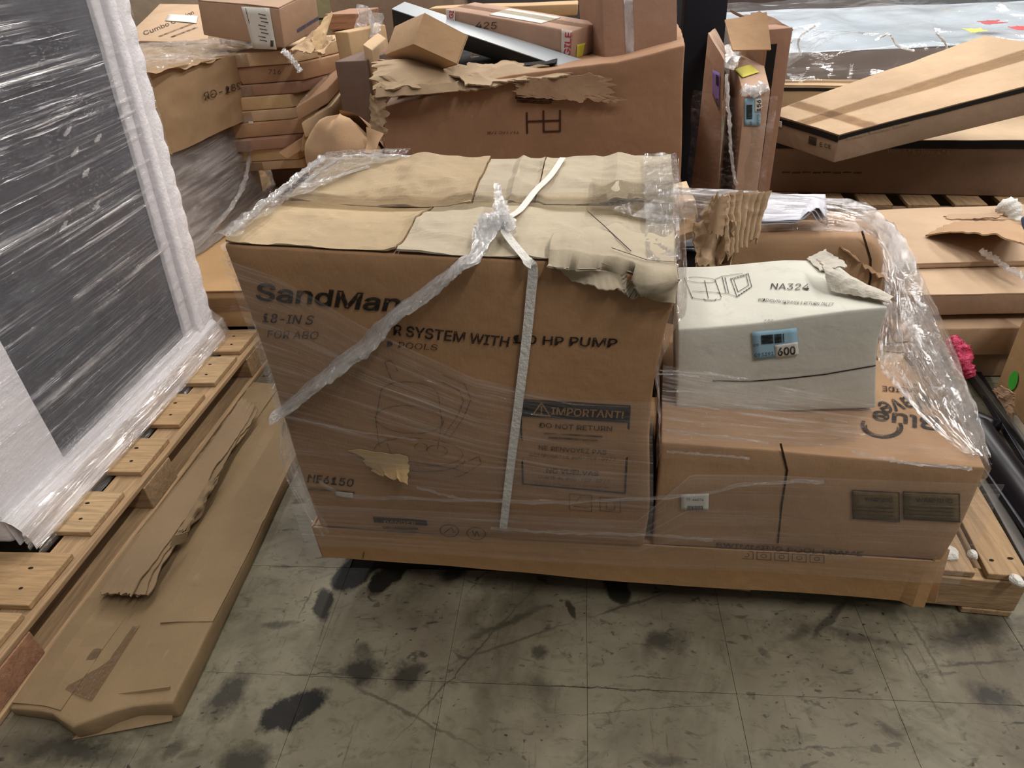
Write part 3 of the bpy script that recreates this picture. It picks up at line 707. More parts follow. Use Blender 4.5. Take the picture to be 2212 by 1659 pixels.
wc.lines('top', [[(1581 + k * 6, 604 - k * 1.8), (1583 + k * 6, 603.5 - k * 1.8)] for k in range(6)] + [[(1595 + k * 5.6, 639 - k * 3.6), (1597 + k * 5.6, 638 - k * 3.6)] for k in range(5)], .003, INK, name='printed_bolt_dots')
wc.quad('barcode_label', 'front', [(1623, 716), (1720, 707), (1724, 764), (1628, 777)], plain('light_blue_label', '8fb2c4', .55), .0025)
wc.quad('number_label', 'front', [(1672, 744), (1722, 737), (1724, 765), (1675, 771)], plain('white_label', 'cdc9c0', .6), .0035)
wc.text('front', '600', (1679, 766), (1717, 762), (1678, 744), INK, .03, .0048)
wc.text('front', '09', (1626, 747), (1638, 746), (1626, 739), INK, 0, .004); wc.text('front', '093391', (1629, 769), (1670, 765), (1629, 759), INK, 0, .004)
rg = random.Random(3)
wc.lines('front', [[(1644 + k * 2.6, 723 - k * .2), (1645 + k * 2.6, 741 - k * .2)] for k in range(19) if rg.random() < .85], .0021, INK, .004, 'barcode')
sm2 = wc.uv('front', 1620, 823)
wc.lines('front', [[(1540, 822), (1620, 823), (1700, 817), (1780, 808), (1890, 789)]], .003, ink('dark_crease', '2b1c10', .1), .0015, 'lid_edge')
WT = plain('white_board_inside', 'bdb6a8', .75, bumps=.3, bscale=30, var=.2)
A_ = wc.pos('top', .80, .98, .004); B_ = wc.pos('top', .93, 1.02, .03)
sheet('ripped_flap', [wc.pos('top', .80, .30, .006), wc.pos('top', 1.0, .02, .004), wc.pos('top', 1.0, .05, .004) + V((.035, .03, -.02)), wc.pos('top', .80, .62, .03)], 24, 12, WT, wc.root, bulge=lambda a, b: .022 * math.sin(b * 3.1) * (1 - .4 * a), amp=.004, freq=22, ridged=True, jag=(.1, 0, .2, .1), thick=.003, seed=4)
sheet('ripped_flap', [wc.pos('top', .84, .70, .006), wc.pos('top', .97, .62, .01), wc.pos('top', .93, .98, .016), wc.pos('top', .83, .99, .004)], 12, 12, WT, wc.root, bulge=lambda a, b: .010 * a, amp=.004, freq=25, jag=(.2, .2, .1, .1), thick=.003, seed=8)
wc.patch('hole_shade', 'top', .86, .96, .52, .60, plain('dark_joint_and_shade', '15110e', .9), .003)  # near-black patch paints the shade inside the rip

# --- bulging brown carton behind the white one
def dent_rb(u, v, w):
    e = math.sin(max(0, min(1, u)) * math.pi)
    return (0, -.035 * math.sin(w * math.pi) * (1 if v < .5 else 0), .0 + .01 * e - .05 * (max(0, u - .86) / .14) ** 2 * w * w)
rb4 = [V((.33, 1.69, .129)), V((.80, 1.64, .129)), V((.86, 1.88, .129)), V((.36, 1.92, .129))]
rt4 = [ay(1545, 508, 1.66), ay(1925, 520, 1.62), V((.83, 1.87, .60)), V((.36, 1.90, .60))]
RBZ = 1
rb = Carton('bulging_carton', 'bulging creased brown carton behind the white NA324 carton', rb4 + rt4, cardboard('a98158', .8), r=.028, amp=.010, freq=5, step=.022, dent=dent_rb, seed=9)
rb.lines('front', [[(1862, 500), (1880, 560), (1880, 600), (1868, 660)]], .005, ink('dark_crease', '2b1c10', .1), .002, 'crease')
sheet('torn_flap', [rb.pos('front', .70, .93, .012), rb.pos('front', 1.0, .86, .012), rb.pos('top', 1.0, .5, .012), rb.pos('top', .62, .6, .02)], 30, 14, rb.mat, rb.root, amp=.007, freq=20, ridged=True, jag=(.2, .1, .2, .2), thick=.003, seed=14)
sheet('torn_flap', [rb.pos('front', .05, .36, .02), rb.pos('front', .62, .42, .03), rb.pos('front', .62, .50, .005), rb.pos('front', .05, .52, .005)], 24, 6, rb.mat, rb.root, amp=.004, freq=14, jag=(.5, .1, 0, .1), thick=.003, seed=16)

def ribbon(name, pts, nrm, width, mat, root=None, n=60, **kw):
    C = catmull(pts, n); verts = []; uvs = []
    for i, c in enumerate(C):
        t = (C[min(i + 1, n)] - C[max(i - 1, 0)]).normalized()
        N = nrm(i / n) if callable(nrm) else V(nrm)
        sd = t.cross(N).normalized() * (width(i / n) if callable(width) else width) * .5
        for k in range(3): verts.append(c + sd * (k - 1)); uvs.append((i / n, k / 2))
    faces = [(i * 3 + k, i * 3 + k + 1, (i + 1) * 3 + k + 1, (i + 1) * 3 + k) for i in range(n) for k in range(2)]
    if root is None:
        return single(name, kw.pop('label'), kw.pop('cat'), verts, faces, mat, smooth=False, uvs=uvs, **kw)
    return mobj(name, verts, faces, mat, root, smooth=True, uvs=uvs, **kw)
def SF(px, py, off=.004): return sm.pos('front', *sm.uv('front', px, py), off)
def ST_(px, py, off=.02): return sm.pos('top', *sm.uv('top', px, py), off)

# --- white strap over the pump carton
STRAP = plain('white_woven_strap', 'd6d2ca', .55, bumps=.3, bscale=120)
kn = ST_(1088, 518, .026)
nn = lambda t: V((0, -.25, 1)).lerp(V((0, -1, .1)), max(0, min(1, (t - .44) * 8)))
ribbon('strap', [ST_(1216, 352, .012), ST_(1190, 395, .016), ST_(1160, 430, .02), ST_(1125, 470, .016), kn, SF(1138, 553, .012), SF(1152, 577, .008), SF(1147, 640, .006), SF(1138, 730, .006), SF(1122, 860, .006), SF(1104, 1000, .006), SF(1088, 1137, .006)],
       nn, lambda t: .014 if t < .46 else .017, STRAP, n=110, label='flat white strap tied over the tall SandMan carton', cat='strap', solid=.0012)

# --- stretch wrap round the whole load: one thing
wrap = thing('stretch_wrap', 'clear stretch film wound round the pool boxes, twisted band to the knot', 'plastic film', (.05, 1.3, .13))
def hi(u):
    pts = [(-.02, .97), (.10, .93), (.3, .80), (.55, .66), (.8, .60), (1.02, .60)]
    for (a, A), (b, B) in zip(pts, pts[1:]):
        if u <= b: return A + (B - A) * (u - a) / (b - a)
    return pts[-1][1]
def fA(a, b):
    u = -.012 + 1.02 * a; lo = .34 - .16 * a
    return sm.pos('front', u, lo + (hi(u) - lo) * b, .007)
filmgrid('front_wrap', fA, 70, 110, film('pump_front', .50, .55, 1.3, 34, .16, .5, base=.075, lo=.50, hi=.72), wrap, streak=.0016, sx=2, sy=26)
def fA2(a, b):
    u = -.012 + 1.02 * a
    return sm.pos('front', u, .06 + .30 * b - .02 * a, .010)
filmgrid('front_wrap', fA2, 60, 50, film('lower_front', .36, .4, 1.1, 22, .18, .5, base=.05, lo=.5, hi=.74), wrap, streak=.0016, sx=2, sy=22, seed=5)
# top left corner and left side of the pump carton
def fB(a, b):       # over the lid's left end
    return sm.pos('top', -.012 + a * (.055 + .20 * max(0, b - .45) / .55 * (1 + .15 * math.sin(b * 9))), -.01 + b * 1.02, .016 + .004 * math.sin(b * 20) * a)
filmgrid('lid_wrap', fB, 36, 60, film('corner', .75, 1.1, 3.0, 9, .09, 1.0, crumple=1.3, base=.06), wrap, streak=.002, crumple=.004, cf=24)
def fB2(a, b): return sm.pos('left', a * 1.02 - .01, .0 + 1.0 * b, .008 + .010 * math.sin(b * 6))
filmgrid('side_wrap', fB2, 24, 60, F_S, wrap, streak=.004, sx=3, sy=14, crumple=.002)
def fB3(a, b): return sm.pos('right', a * 1.0 - .01, .35 + .66 * b, .010 + .008 * math.sin(b * 9))
filmgrid('side_wrap', fB3, 24, 50, F_C, wrap, streak=.004, sx=3, sy=14, crumple=.003)
def fB4(a, b): return sm.pos('top', .93 + .08 * a, .05 + .9 * b, .018 + .003 * math.sin(b * 25))
filmgrid('lid_wrap', fB4, 14, 60, film('corner', 1, 1), wrap, streak=.002, crumple=.004, cf=30)
# taut shiny folds along the lid seam and the rear left edge
def seam(name, pts, rad, **k): return rope(name, pts, rad, F_ROPE, wrap, **k)
seam('twisted_band', [SF(588, 902, .006), SF(640, 860, .012), SF(700, 812, .016), SF(755, 768, .018), SF(800, 735, .018), SF(850, 680, .018), SF(905, 640, .018), SF(960, 600, .018), SF(1000, 566, .020), SF(1030, 545, .022), ST_(1062, 528, .03), kn + V((0, 0, .004))],
     lambda t: .014 + .030 * t if t < .25 else (.0215 - .014 * (t - .25)), n=150, m=18, flat=.34, twist=10)
seam('knot', [ST_(1028, 545, .02), ST_(1045, 528, .03), ST_(1072, 520, .036), ST_(1098, 520, .034), ST_(1108, 530, .024)], lambda t: .006 + .009 * math.sin(t * 3.1), n=40, m=16, rough=.6)
seam('knot_tail', [ST_(1092, 522, .03), ST_(1086, 500, .045), ST_(1080, 480, .05), ST_(1077, 464, .055)], lambda t: .010 - .005 * t, n=26, m=12, rough=.7)
seam('fold', [ST_(500, 515, .012), ST_(560, 462, .012), ST_(620, 415, .012), ST_(655, 385, .012), ST_(700, 350, .012)], .006, n=60, m=8, rough=.8)
seam('fold', [ST_(655, 408, .012), ST_(740, 352, .012), ST_(820, 345, .01), ST_(930, 344, .006)], .004, n=50, m=8, rough=.9, flat=.4)
seam('fold', [ST_(650, 415, .012), ST_(720, 398, .014), ST_(800, 372, .014)], .004, n=40, m=8, rough=.9, flat=.4)
# band round the foot of the load
def yfr(x): return 1.030 - .051 * x
def fC(a, b):
    x = -.665 + a * 1.42
    y = yfr(x) - (.030 if x < .10 else .030 - .010 * min(1, (x - .10) / .25)); z0 = .165 - .01 * a; z1 = .30 + .0 * a if x < .1 else .30 + .13 * min(1, (x - .1) / .1)
    return V((x, y, z0 + (z1 - z0) * b))
filmgrid('foot_wrap', fC, 130, 44, film('foot', .42, .5, 1.6, 16, .17, .5, base=.07, lo=.5, hi=.74), wrap, streak=.0022, sx=4, sy=14, seed=2)
fold = lambda pts, r=.0032, **k: rope('fold', pts, r, film('fold_line', .5, .7, 1.5, 6, .2, .8, base=.025, lo=.45, hi=.85), wrap, n=90, m=8, rough=.9, flat=.25, **k)
def YF(px, py, off=.012):
    p = ay(px, py, 1.03); p = ay(px, py, yfr(p.x) - .024 - off); return p
fold([YF(690, 1040, .012), YF(760, 1072, .012), YF(900, 1076, .012), YF(1080, 1082, .012), YF(1200, 1085, .012), YF(1330, 1080, .012), YF(1440, 1074, .008), YF(1540, 1064, 0), YF(1600, 1048, 0), YF(1720, 1040, 0), YF(1780, 1040, 0)], .0035)
fold([YF(1060, 1140), YF(1200, 1150), YF(1400, 1156), YF(1540, 1166)], .003); fold([YF(900, 1052), YF(1000, 1078), YF(1100, 1084)], .0025)
fold([YF(1440, 930, 0), YF(1600, 948, 0), YF(1660, 958, 0)], .002); fold([YF(1440, 975, 0), YF(1620, 990, 0)], .002); fold([YF(600, 895, .02), YF(760, 930, .02), YF(900, 950, .02)], .0018)
fold([YF(1840, 975, 0), YF(1960, 1000, 0), YF(2100, 1012, 0)], .003)
# gathered film at the lower left corner
def fL(a, b):
    P0 = ay(612, 905, 1.06); P1 = ay(604, 1000, 1.08); P2 = ay(650, 1090, 1.08); P3 = ay(690, 1150, 1.06)
    Q0 = SF(625, 905, .008); Q1 = SF(650, 1000, .008); Q2 = SF(685, 1085, .008); Q3 = YF(712, 1150, .0)
    A = catmull([P0, P1, P2, P3], 20); B = catmull([Q0, Q1, Q2, Q3], 20); i = min(19, int(a * 20)); t = a * 20 - i
    return A[i].lerp(A[i + 1], t).lerp(B[i].lerp(B[i + 1], t), b) + V((0, -.010 * math.sin(b * 3.1), 0))
filmgrid('gathered_corner', fL, 50, 24, F_S, wrap, streak=.006, sx=4, sy=8)
# film over the lid of the pool frame carton
def fD(a, b): return bw.pos('top', .02 + .99 * a, -.01 + .55 * b, .010 + .008 * math.sin(a * 3.1))
filmgrid('lid_wrap', fD, 60, 60, film('frame_lid', .30, .7, 1.6, 20, .09, .8, base=.015, lo=.53, hi=.72), wrap, streak=.003, sx=2, sy=26, seed=12)
# sheet crossing the lower half of the white carton
S = [ay(1428, 965, 1.005), ay(1830, 985, 1.035), ay(1893, 872, 1.15), ay(1432, 788, 1.005)]
def fE(a, b): return (S[0] * (1 - a) + S[1] * a) * (1 - b) + (S[3] * (1 - a) + S[2] * a) * b + V((0, -.012 * math.sin(b * 3.1) * math.sin(a * 3.1), 0))
filmgrid('cross_wrap', fE, 80, 70, film('cross', .5, .7, 1.6, 20, .11, .9, base=.03, lo=.50, hi=.68), wrap, streak=.003, sx=2, sy=18, seed=20)
for (x0, y0, x1, y1) in ((1425, 800, 1615, 818), (1520, 803, 1600, 822), (1422, 808, 1510, 814), (1780, 905, 1830, 912), (1775, 925, 1830, 935), (1805, 945, 1870, 955), (1430, 870, 1560, 885), (1440, 845, 1530, 850)):
    fold([ay(x0, y0, 1.0 + .09 * (x0 - 1428) / 460), ay((x0 + x1) / 2, (y0 + y1) / 2 - 2, 1.0 + .09 * ((x0 + x1) / 2 - 1428) / 460), ay(x1, y1, 1.0 + .09 * (x1 - 1428) / 460)], .0016, seed=x0)
# bunched arc over the back and down the right side
ARC = [ay(1452, 412, 1.58), ay(1560, 416, 1.66), ay(1660, 424, 1.74), ay(1770, 436, 1.78), ay(1850, 452, 1.78), ay(1905, 485, 1.76), ay(1940, 540, 1.72), ay(1958, 610, 1.62), ay(1985, 690, 1.50), ay(2030, 790, 1.33), ay(2080, 890, 1.16), ay(2122, 985, 1.025)]
AC = catmull(ARC, 120)
rope('bunched_arc', ARC, lambda t: (.010 + .02 * min(1, max(0, t - .25) * 3)) if t < .8 else .03 - .09 * (t - .8), film('arc', .30, 1.6, 4.0, 9, .05, 1.0, crumple=3.2, base=.02, lo=.54, hi=.75), wrap, n=190, m=22, rough=.5, flat=.6, twist=4)
def curve(pts): return catmull(pts, 60)
INN = curve([ay(1452, 470, 1.60), ay(1600, 500, 1.66), ay(1750, 500, 1.68), ay(1850, 520, 1.66), ay(1905, 600, 1.60), ay(1900, 690, 1.45), ay(1898, 780, 1.24), ay(1940, 840, 1.20), ay(2010, 920, 1.10), ay(2085, 985, 1.03)])
def fF(a, b):
    A = AC[min(120, int(round(a * 120)))]; k = a * 60; i = min(59, int(k)); B = INN[i].lerp(INN[i + 1], k - i)
    return A.lerp(B, b) + V((0, -.02, .02)) * math.sin(b * 3.1)
filmgrid('inner_curtain', fF, 120, 50, film('curtain', .32, 1.3, 5.0, 14, .05, 1.0, crumple=1.4, base=.01, lo=.53, hi=.72), wrap, streak=.006, sx=5, sy=10, crumple=.003, cf=16)
OUT = curve([ay(1930, 480, 1.84), ay(1990, 600, 1.80), ay(2045, 720, 1.68), ay(2085, 830, 1.52), ay(2110, 930, 1.30), ay(2135, 1010, 1.05)])
AO = curve(ARC[5:])
def fG(a, b):
    k = a * 60; i = min(59, int(k)); return AO[i].lerp(AO[i + 1], k - i).lerp(OUT[i].lerp(OUT[i + 1], k - i), b)
filmgrid('outer_curtain', fG, 70, 30, film('outer', .4, .9, 4.0, 9, .1, .9, base=.07, lo=.48, hi=.72), wrap, streak=.006, sx=4, sy=8, crumple=.003, cf=16, seed=8)
def fG2(a, b):
    k = a * 60; i = min(59, int(k)); o = OUT[i].lerp(OUT[i + 1], k - i); return o.lerp(V((o.x + .0, o.y + .03, .13)), b)
filmgrid('outer_curtain', fG2, 50, 24, film('outer', .5, .7), wrap, streak=.008, sx=4, sy=6, crumple=.004, cf=12, seed=9)
rg = random.Random(5)
for k in range(14):
    t = .50 + .3 * rg.random(); i = int(t * 120); A = AC[i]; B = AC[min(120, i + 16)]; o = V((rg.uniform(-.05, .0), -.03, rg.uniform(-.02, .02)))
    rope('fold', [A + o, A.lerp(B, .5) + o * 1.3 + V((0, -.01, 0)), B + o * .7], .0016, film('fold_line', 1, 1), wrap, n=26, m=6, rough=.7, seed=k)

# --- odds and ends standing on the back of the load
cs = thing('crumpled_cardboard', 'crumpled torn piece of brown cardboard behind the tall carton', 'cardboard', ay(1570, 560, 1.62) + V((0, 0, -.08)))
CRM = cardboard('b0916b', 1.0)
c1 = [ay(1500, 575, 1.56), ay(1570, 600, 1.54), ay(1600, 430, 1.64), ay(1520, 440, 1.66)]
sheet('main_fold', c1, 36, 46, CRM, cs, bulge=lambda a, b: .03 * math.sin(a * 6), amp=.018, freq=13, ridged=True, jag=(.1, .1, .08, .1), thick=.003, seed=3)
c2 = [ay(1560, 560, 1.53), ay(1620, 520, 1.60), ay(1645, 424, 1.66), ay(1560, 420, 1.62)]
sheet('ribbed_fold', c2, 60, 26, CRM, cs, bulge=lambda a, b: .006 * math.sin(a * 42) + .02 * a, amp=.008, freq=12, ridged=True, jag=(.3, .05, .06, .1), thick=.003, seed=6)
sheet('torn_tongue', [ay(1530, 500, 1.55), ay(1560, 510, 1.54), ay(1572, 418, 1.56), ay(1540, 425, 1.57)], 12, 20, cardboard('a58560', .4), cs, bulge=lambda a, b: .02 * math.sin(a * 3.1), amp=.004, jag=(.3, .1, .25, .1), thick=.004, seed=7)
sheet('lower_fold', [ay(1502, 590, 1.55), ay(1560, 575, 1.54), ay(1590, 480, 1.56), ay(1503, 480, 1.60)], 30, 26, CRM, cs, bulge=lambda a, b: -.03 * math.sin(a * 3.1), amp=.014, freq=16, ridged=True, jag=(.1, .1, .1, .1), thick=.003, seed=11)
pp = thing('paper_packet', 'white paper sheets under film on the load, above the bulging carton', 'papers', ay(1710, 480, 1.72))
PW = plain('white_paper', 'c9c9d2', .6)
for k in range(3):
    sheet('sheet', [ay(1632 + 6 * k, 488, 1.66) + V((0, 0, .006 + .004 * k)), ay(1768 + 8 * k, 482, 1.66) + V((0, 0, .004 * k)), ay(1776 + 3 * k, 424, 1.86) + V((0, 0, .004 * k)), ay(1636 + 4 * k, 428, 1.86) + V((0, 0, .004 * k))], 20, 12, PW, pp,
          bulge=lambda a, b: .03 * math.exp(-((a - .82) / .12) ** 2) * (1 - b), amp=.005, freq=9, thick=.0008, smooth=True, seed=k)
bc = Carton('black_plastic_tub', 'black plastic tub end showing between the tall carton and crumpled cardboard', rect((.155, 1.63), (.30, 1.62), .24, .13, .63), BLK, cat='tub', body='wall', r=.03, amp=.002)
bc.patch('rim', 'top', .0, 1.0, .0, .12, BLK, .012)
single('wood_scrap', 'short broken pale wood block beside the black plastic tub', 'wood', *(lambda p: Box(prism(p[0], p[1], p[2], p[3], (.02, .10, .02)), r=.002, amp=.003, freq=20, step=.02).mesh())([ay(1458, 512, 1.585), ay(1496, 500, 1.575), ay(1498, 516, 1.575), ay(1458, 530, 1.585)]), WOOD)
single('corrugated_scrap', 'pale ribbed cardboard scrap under film beside the tall carton', 'cardboard', *(lambda p: Box(prism(p[0], p[1], p[2], p[3], (.0, .16, .0)), r=.004, amp=.004, freq=14, step=.02).mesh())([ay(1457, 440, 1.64), ay(1502, 432, 1.66), ay(1508, 474, 1.66), ay(1457, 476, 1.64)]), cardboard('cdb088', .3))
# polystyrene crumbs on the bare pallet corner
FO = plain('white_polystyrene', 'd8d4cc', .8, bumps=.4, bscale=90)
def crumb(px, py, rx, ry, label, z=.127, rz=.004):
    c = az(px, py, z); vs = []; n = 12
    for j in range(4):
        f = (1, 1.04, .9, .6)[j]
        for i in range(n):
            a = 2 * math.pi * i / n; q = 1 + .22 * noise.noise(V((math.cos(a) * 1.7 + px, math.sin(a) * 1.7, j * .3)))
            vs.append(c + V((math.cos(a) * rx * f * q, math.sin(a) * ry * f * q, rz * j)))
    fs = [(j * n + i, j * n + (i + 1) % n, (j + 1) * n + (i + 1) % n, (j + 1) * n + i) for j in range(3) for i in range(n)] + [tuple(range(3 * n, 4 * n)), tuple(range(n - 1, -1, -1))]
    single('foam_crumb', label, 'foam', vs, fs, FO, group='foam crumbs on the pallet corner')
crumb(2048, 1196, .021, .020, 'larger round white foam crumb on the bare pallet corner')
crumb(2100, 1200, .010, .012, 'small white foam chip beside the round crumb')
crumb(2195, 1256, .012, .016, 'pinkish white foam chip at the pallet corner end')
def pinkfn():
    A = [ay(2052, 728, 1.72), ay(2100, 818, 1.62), ay(2088, 822, 1.60), ay(2062, 740, 1.70)]
    return A
pk = rope('pink_film_scrap', [ay(2058, 728, 1.70), ay(2070, 760, 1.66), ay(2082, 790, 1.62), ay(2092, 816, 1.60)], lambda t: .012 + .014 * math.sin(t * 3.1), plain('pink_film', 'c23e5e', .25, bumps=.8, bscale=60), None, n=60, m=18, rough=.45, twist=6)
pk['label'] = 'crumpled bright pink plastic film behind the right side of the load'; pk['category'] = 'plastic film'

# ================================================================= LEFT SIDE
# --- block pallet
lp = thing('pallet', 'light pine block pallet at left under the film-wrapped grey panel', 'pallet', (-1.85, 1.4, 0))
ys = [(.660, .853), (.872, 1.031), (1.101, 1.254), (1.335, 1.493), (1.559, 1.732), (1.796, 1.975), (2.010, 2.178)]
WN = [wood('cfa468'), wood('c99d60'), wood('d2a96e')]
for k, (y0, y1) in enumerate(ys):
    xr = -1.283 + .008 * math.sin(k * 3.1)
    bd = mobj('deck_board', *boardv((-2.45, (y0 + y1) / 2), (xr, (y0 + y1) / 2), (y1 - y0), .111, .1275, .003, .0012, k, .1), WN[k % 3], lp)
    nails(bd, [V((xr - .055 - .02 * (q % 2), y0 + (y1 - y0) * (.3 + .38 * q), .1285)) for q in range(2)], .0055)
for x in (-1.315, -1.86, -2.40):
    mobj('stringer_board', *boardv((x, .66), (x, 2.18), .10 if x > -1.4 else .1, .095, .1105, .003, .001, 3, .1), WOODY, lp)
    mobj('bottom_board', *boardv((x + .01, .66), (x + .01, 2.18), .10, .0005, .016, .003, .001, 6, .1), WOODY, lp)
    for (y0, y1) in ((.67, .83), (1.30, 1.44), (2.00, 2.16)):
        mobj('block', *boardv((x - .05, (y0 + y1) / 2), (x + .052, (y0 + y1) / 2), y1 - y0, .0165, .0945, .003, .001, 9, .1), wood('b98055' if y0 < .7 else 'c39a66'), lp)
# --- flattened carton on the floor
fcn = [(-1.245, .672, 0), (-.862, .700, 0), (-.925, 1.96, 0), (-1.245, 1.96, 0)]
def dent_fc(u, v, w):
    d = [0, 0, 0]
    if v < .2:
        k = (1 - v / .2); d[1] = -.045 * k * math.exp(-((u - .52) / .16) ** 2) + .03 * k * max(0, .25 - u) * 2
    d[2] = w * (.010 * math.sin(u * 9 + v * 5) * math.sin(v * 4) + .012 * math.exp(-((u - .62) / .06) ** 2))
    return d
fc = Carton('flattened_carton', 'dented low brown carton lying on the floor beside the left pallet', [V(p) + V((0, 0, .002)) for p in fcn] + [V((p[0], p[1], z_)) for p, z_ in zip(fcn, (.026, .056, .034, .016))], cardboard('8f744c', .7), r=.010, amp=.005, freq=4, step=.035, dent=dent_fc, seed=4)
fc.patch('flap', 'top', .01, .36, .01, .99, fc.mat, .004, wav=.004); fc.patch('flap', 'top', .67, .995, .16, .99, fc.mat, .004, wav=.005)
fc.patch('tape', 'top', .30, .52, .04, .17, tape_mat('8f7148', 'dull'), .005, wav=.002, thick=False)
sheet('front_flap', [V((-1.07, .640, .004)), V((-.875, .690, .004)), V((-.885, .735, .058)), V((-1.03, .712, .050))], 14, 8, fc.mat, fc.root, bulge=lambda a, b: -.012 * math.sin(b * 3), amp=.003, thick=.004)
tsn = thing('torn_cardboard_strip', 'long torn layered cardboard strip lying on the flattened floor carton', 'cardboard', (-1.12, 1.35, .075))
z1 = .052
K2 = cardboard('8e744e', .9)
def strip(dx, dz, jr, sd, shrink=0):
    q = [az(216 + dx * 30, 1282, z1 + dz), az(318, 1290, z1 + dz), az(560, 884, z1 + dz + .012), az(522, 862, z1 + dz + .012)]
    q[1] = q[1].lerp(q[0], shrink); q[2] = q[2].lerp(q[3], shrink)
    sheet('layer', q, 26, 80, K2 if sd % 2 else cardboard('967a54', .6), tsn, bulge=lambda a, b: .006 * math.sin(b * 7) + .010 * a * math.sin(b * 11 + 1), amp=.001, freq=4, jag=(.025, jr, .03, .0), thick=.003, seed=sd)
strip(0, .0, .22, 2); strip(0, .006, .24, 3, .10); strip(0, .012, .18, 6, .24)
sheet('folded_edge', [az(385, 1150, .075), az(405, 1150, .062), az(470, 1040, .068), az(450, 1040, .075)], 10, 30, K2, tsn, bulge=lambda a, b: .008 * math.sin(a * 3.1) * (1 + .5 * math.sin(b * 20)), amp=.003, freq=14, ridged=True, jag=(.1, .5, .1, .2), thick=.003, seed=12)
sheet('torn_curl', [az(368, 1182, .082), az(404, 1168, .076), az(400, 1150, .10), az(372, 1158, .10)], 10, 8, K2, tsn, bulge=lambda a, b: .01 * b, jag=(.3, .3, .3, .3), thick=.003, seed=15)

# --- film-wrapped grey panel in white foam
zb = .129
gb = [V((-1.45, 1.05, zb)), V((-1.45, 2.12, zb)), V((-2.12, 2.12, zb)), V((-2.12, 1.05, zb))]
gt = [V((-1.45, 1.05, 1.72)), V((-1.45, 2.325, 1.72)), V((-2.12, 2.325, 1.72)), V((-2.12, 1.05, 1.72))]
FOAM = plain('white_foam', 'eeebee', .75, bumps=.2, bscale=70)
gp = Carton('foam_cased_panel', 'large dark grey panel in white foam edging wrapped in film at left', gb + gt, FOAM, cat='appliance', body='foam_case', r=.02, amp=.002, freq=3, step=.06)
def GX(px, py, x=-1.45): 
    p = ax(px, py, x); return p
pa = [V((-1.446, 1.285, .205)), V((-1.446, 1.962, .205)), V((-1.446, 2.195, 1.70)), V((-1.446, 1.285, 1.70))]
PAN = plain('dark_grey_panel', '4d4f58', .35, spec=.5, bumps=.08, bscale=5, var=.2)
b_ = Box([pa[0], pa[1], pa[1] - V((.02, 0, 0)), pa[0] - V((.02, 0, 0)), pa[3], pa[2], pa[2] - V((.02, 0, 0)), pa[3] - V((.02, 0, 0))], r=.004, amp=.002, freq=2, step=.08)
# the face runs along +y, so its front looks at +x
v_, f_ = b_.mesh(); mobj('panel', v_, f_, PAN, gp.root, smooth=True, label='dark grey flat panel face')
# foam edge strips with scalloped outer border
def foamstrip(name, ya, yb, xo, sc, label=None):
    n = 160; vs = []; uv = []
    prof = [(0, -.002), (0, xo * .85), (.05, xo), (.5, xo * 1.0), (.95, xo), (1, xo * .85), (1, -.05)]
    for i in range(n + 1):
        z = zb + .055 + (1.70 - zb - .055) * i / n; lean = .147 * (z - .2)
        s_ = sc * (abs(math.sin(i / n * 56 + .6 * math.sin(i / 9))) - .5) * .6
        for k, (a, x) in enumerate(prof):
            y = ya + (yb - ya) * a + lean + (s_ if a > .8 else 0) + .002 * noise.noise(V((z * 30, k, ya)))
            vs.append(V((-1.45 + x + .002 * noise.noise(V((z * 22, ya * 9, k))), y, z)))
    m = len(prof); fs = [(i * m + k, i * m + k + 1, (i + 1) * m + k + 1, (i + 1) * m + k) for i in range(n) for k in range(m - 1)]
    mobj(name, vs, fs, FOAM, gp.root, smooth=True, label=label)
foamstrip('foam_strip', 1.956, 2.000, .018, .001); foamstrip('foam_strip', 2.012, 2.050, .034, .004); foamstrip('foam_strip', 2.058, 2.125, .030, .016)
gp.patch('foam_edge', 'front', .0, .215, .0, 1.0, FOAM, .012, thick=True)
def fs0(a, b):   # rounded foam sill along the foot
    an = b * math.pi * .55; return V((-1.452 + .055 * math.sin(an) + .004, 1.045 + a * 1.075 , .135 + .085 * math.cos(an) * 1.0))
filmgrid('foam_sill', fs0, 60, 12, FOAM, gp.root, streak=.003)
gw = thing('stretch_wrap', 'streaky clear stretch film tight over the grey panel at left', 'plastic film', (-1.42, 1.6, .13))
PF = film('panel', .62, 1.1, .75, 62, .12, .8, base=.035, lo=.545, hi=.63)
def fP(a, b):
    z = .21 + 1.47 * b; y = 1.03 + (1.115 + .147 * (z - .2)) * a
    return V((-1.428 + .012 * math.sin(a * 3.1), y, z + .05 * (a - .5) * b))
filmgrid('face_wrap', fP, 60, 220, PF, gw, streak=.0026, sx=1.6, sy=36)
def fP2(a, b):
    an = b * math.pi * .62; return V((-1.446 + .070 * math.sin(an), 1.035 + a * 1.10, .140 + .105 * math.cos(an)))
filmgrid('foot_wrap', fP2, 90, 30, film('panel_foot', .8, 1.3, .9, 12, .1, .9, base=.08, lo=.46, hi=.66), gw, streak=.010, sx=2, sy=8)
filmgrid('foot_wrap', lambda a, b: V((-1.385 - .01 * b, 1.03 + a * 1.11, .205 - .072 * b)), 90, 16, film('panel_foot', 1, 1), gw, streak=.010, sx=2, sy=5, seed=3)
for k, (x, y) in enumerate(((147, 285), (212, 300), (162, 330), (185, 375), (208, 445), (138, 490))):
    c = ax(x, y, -1.422)
    rope('pucker', [c + V((.0, -.02, -.006)), c, c + V((0, .022, .010))], lambda t: .004 * math.sin(t * 3.1) + .0008, F_ROPE, gw, n=12, m=8, rough=.9, seed=k)

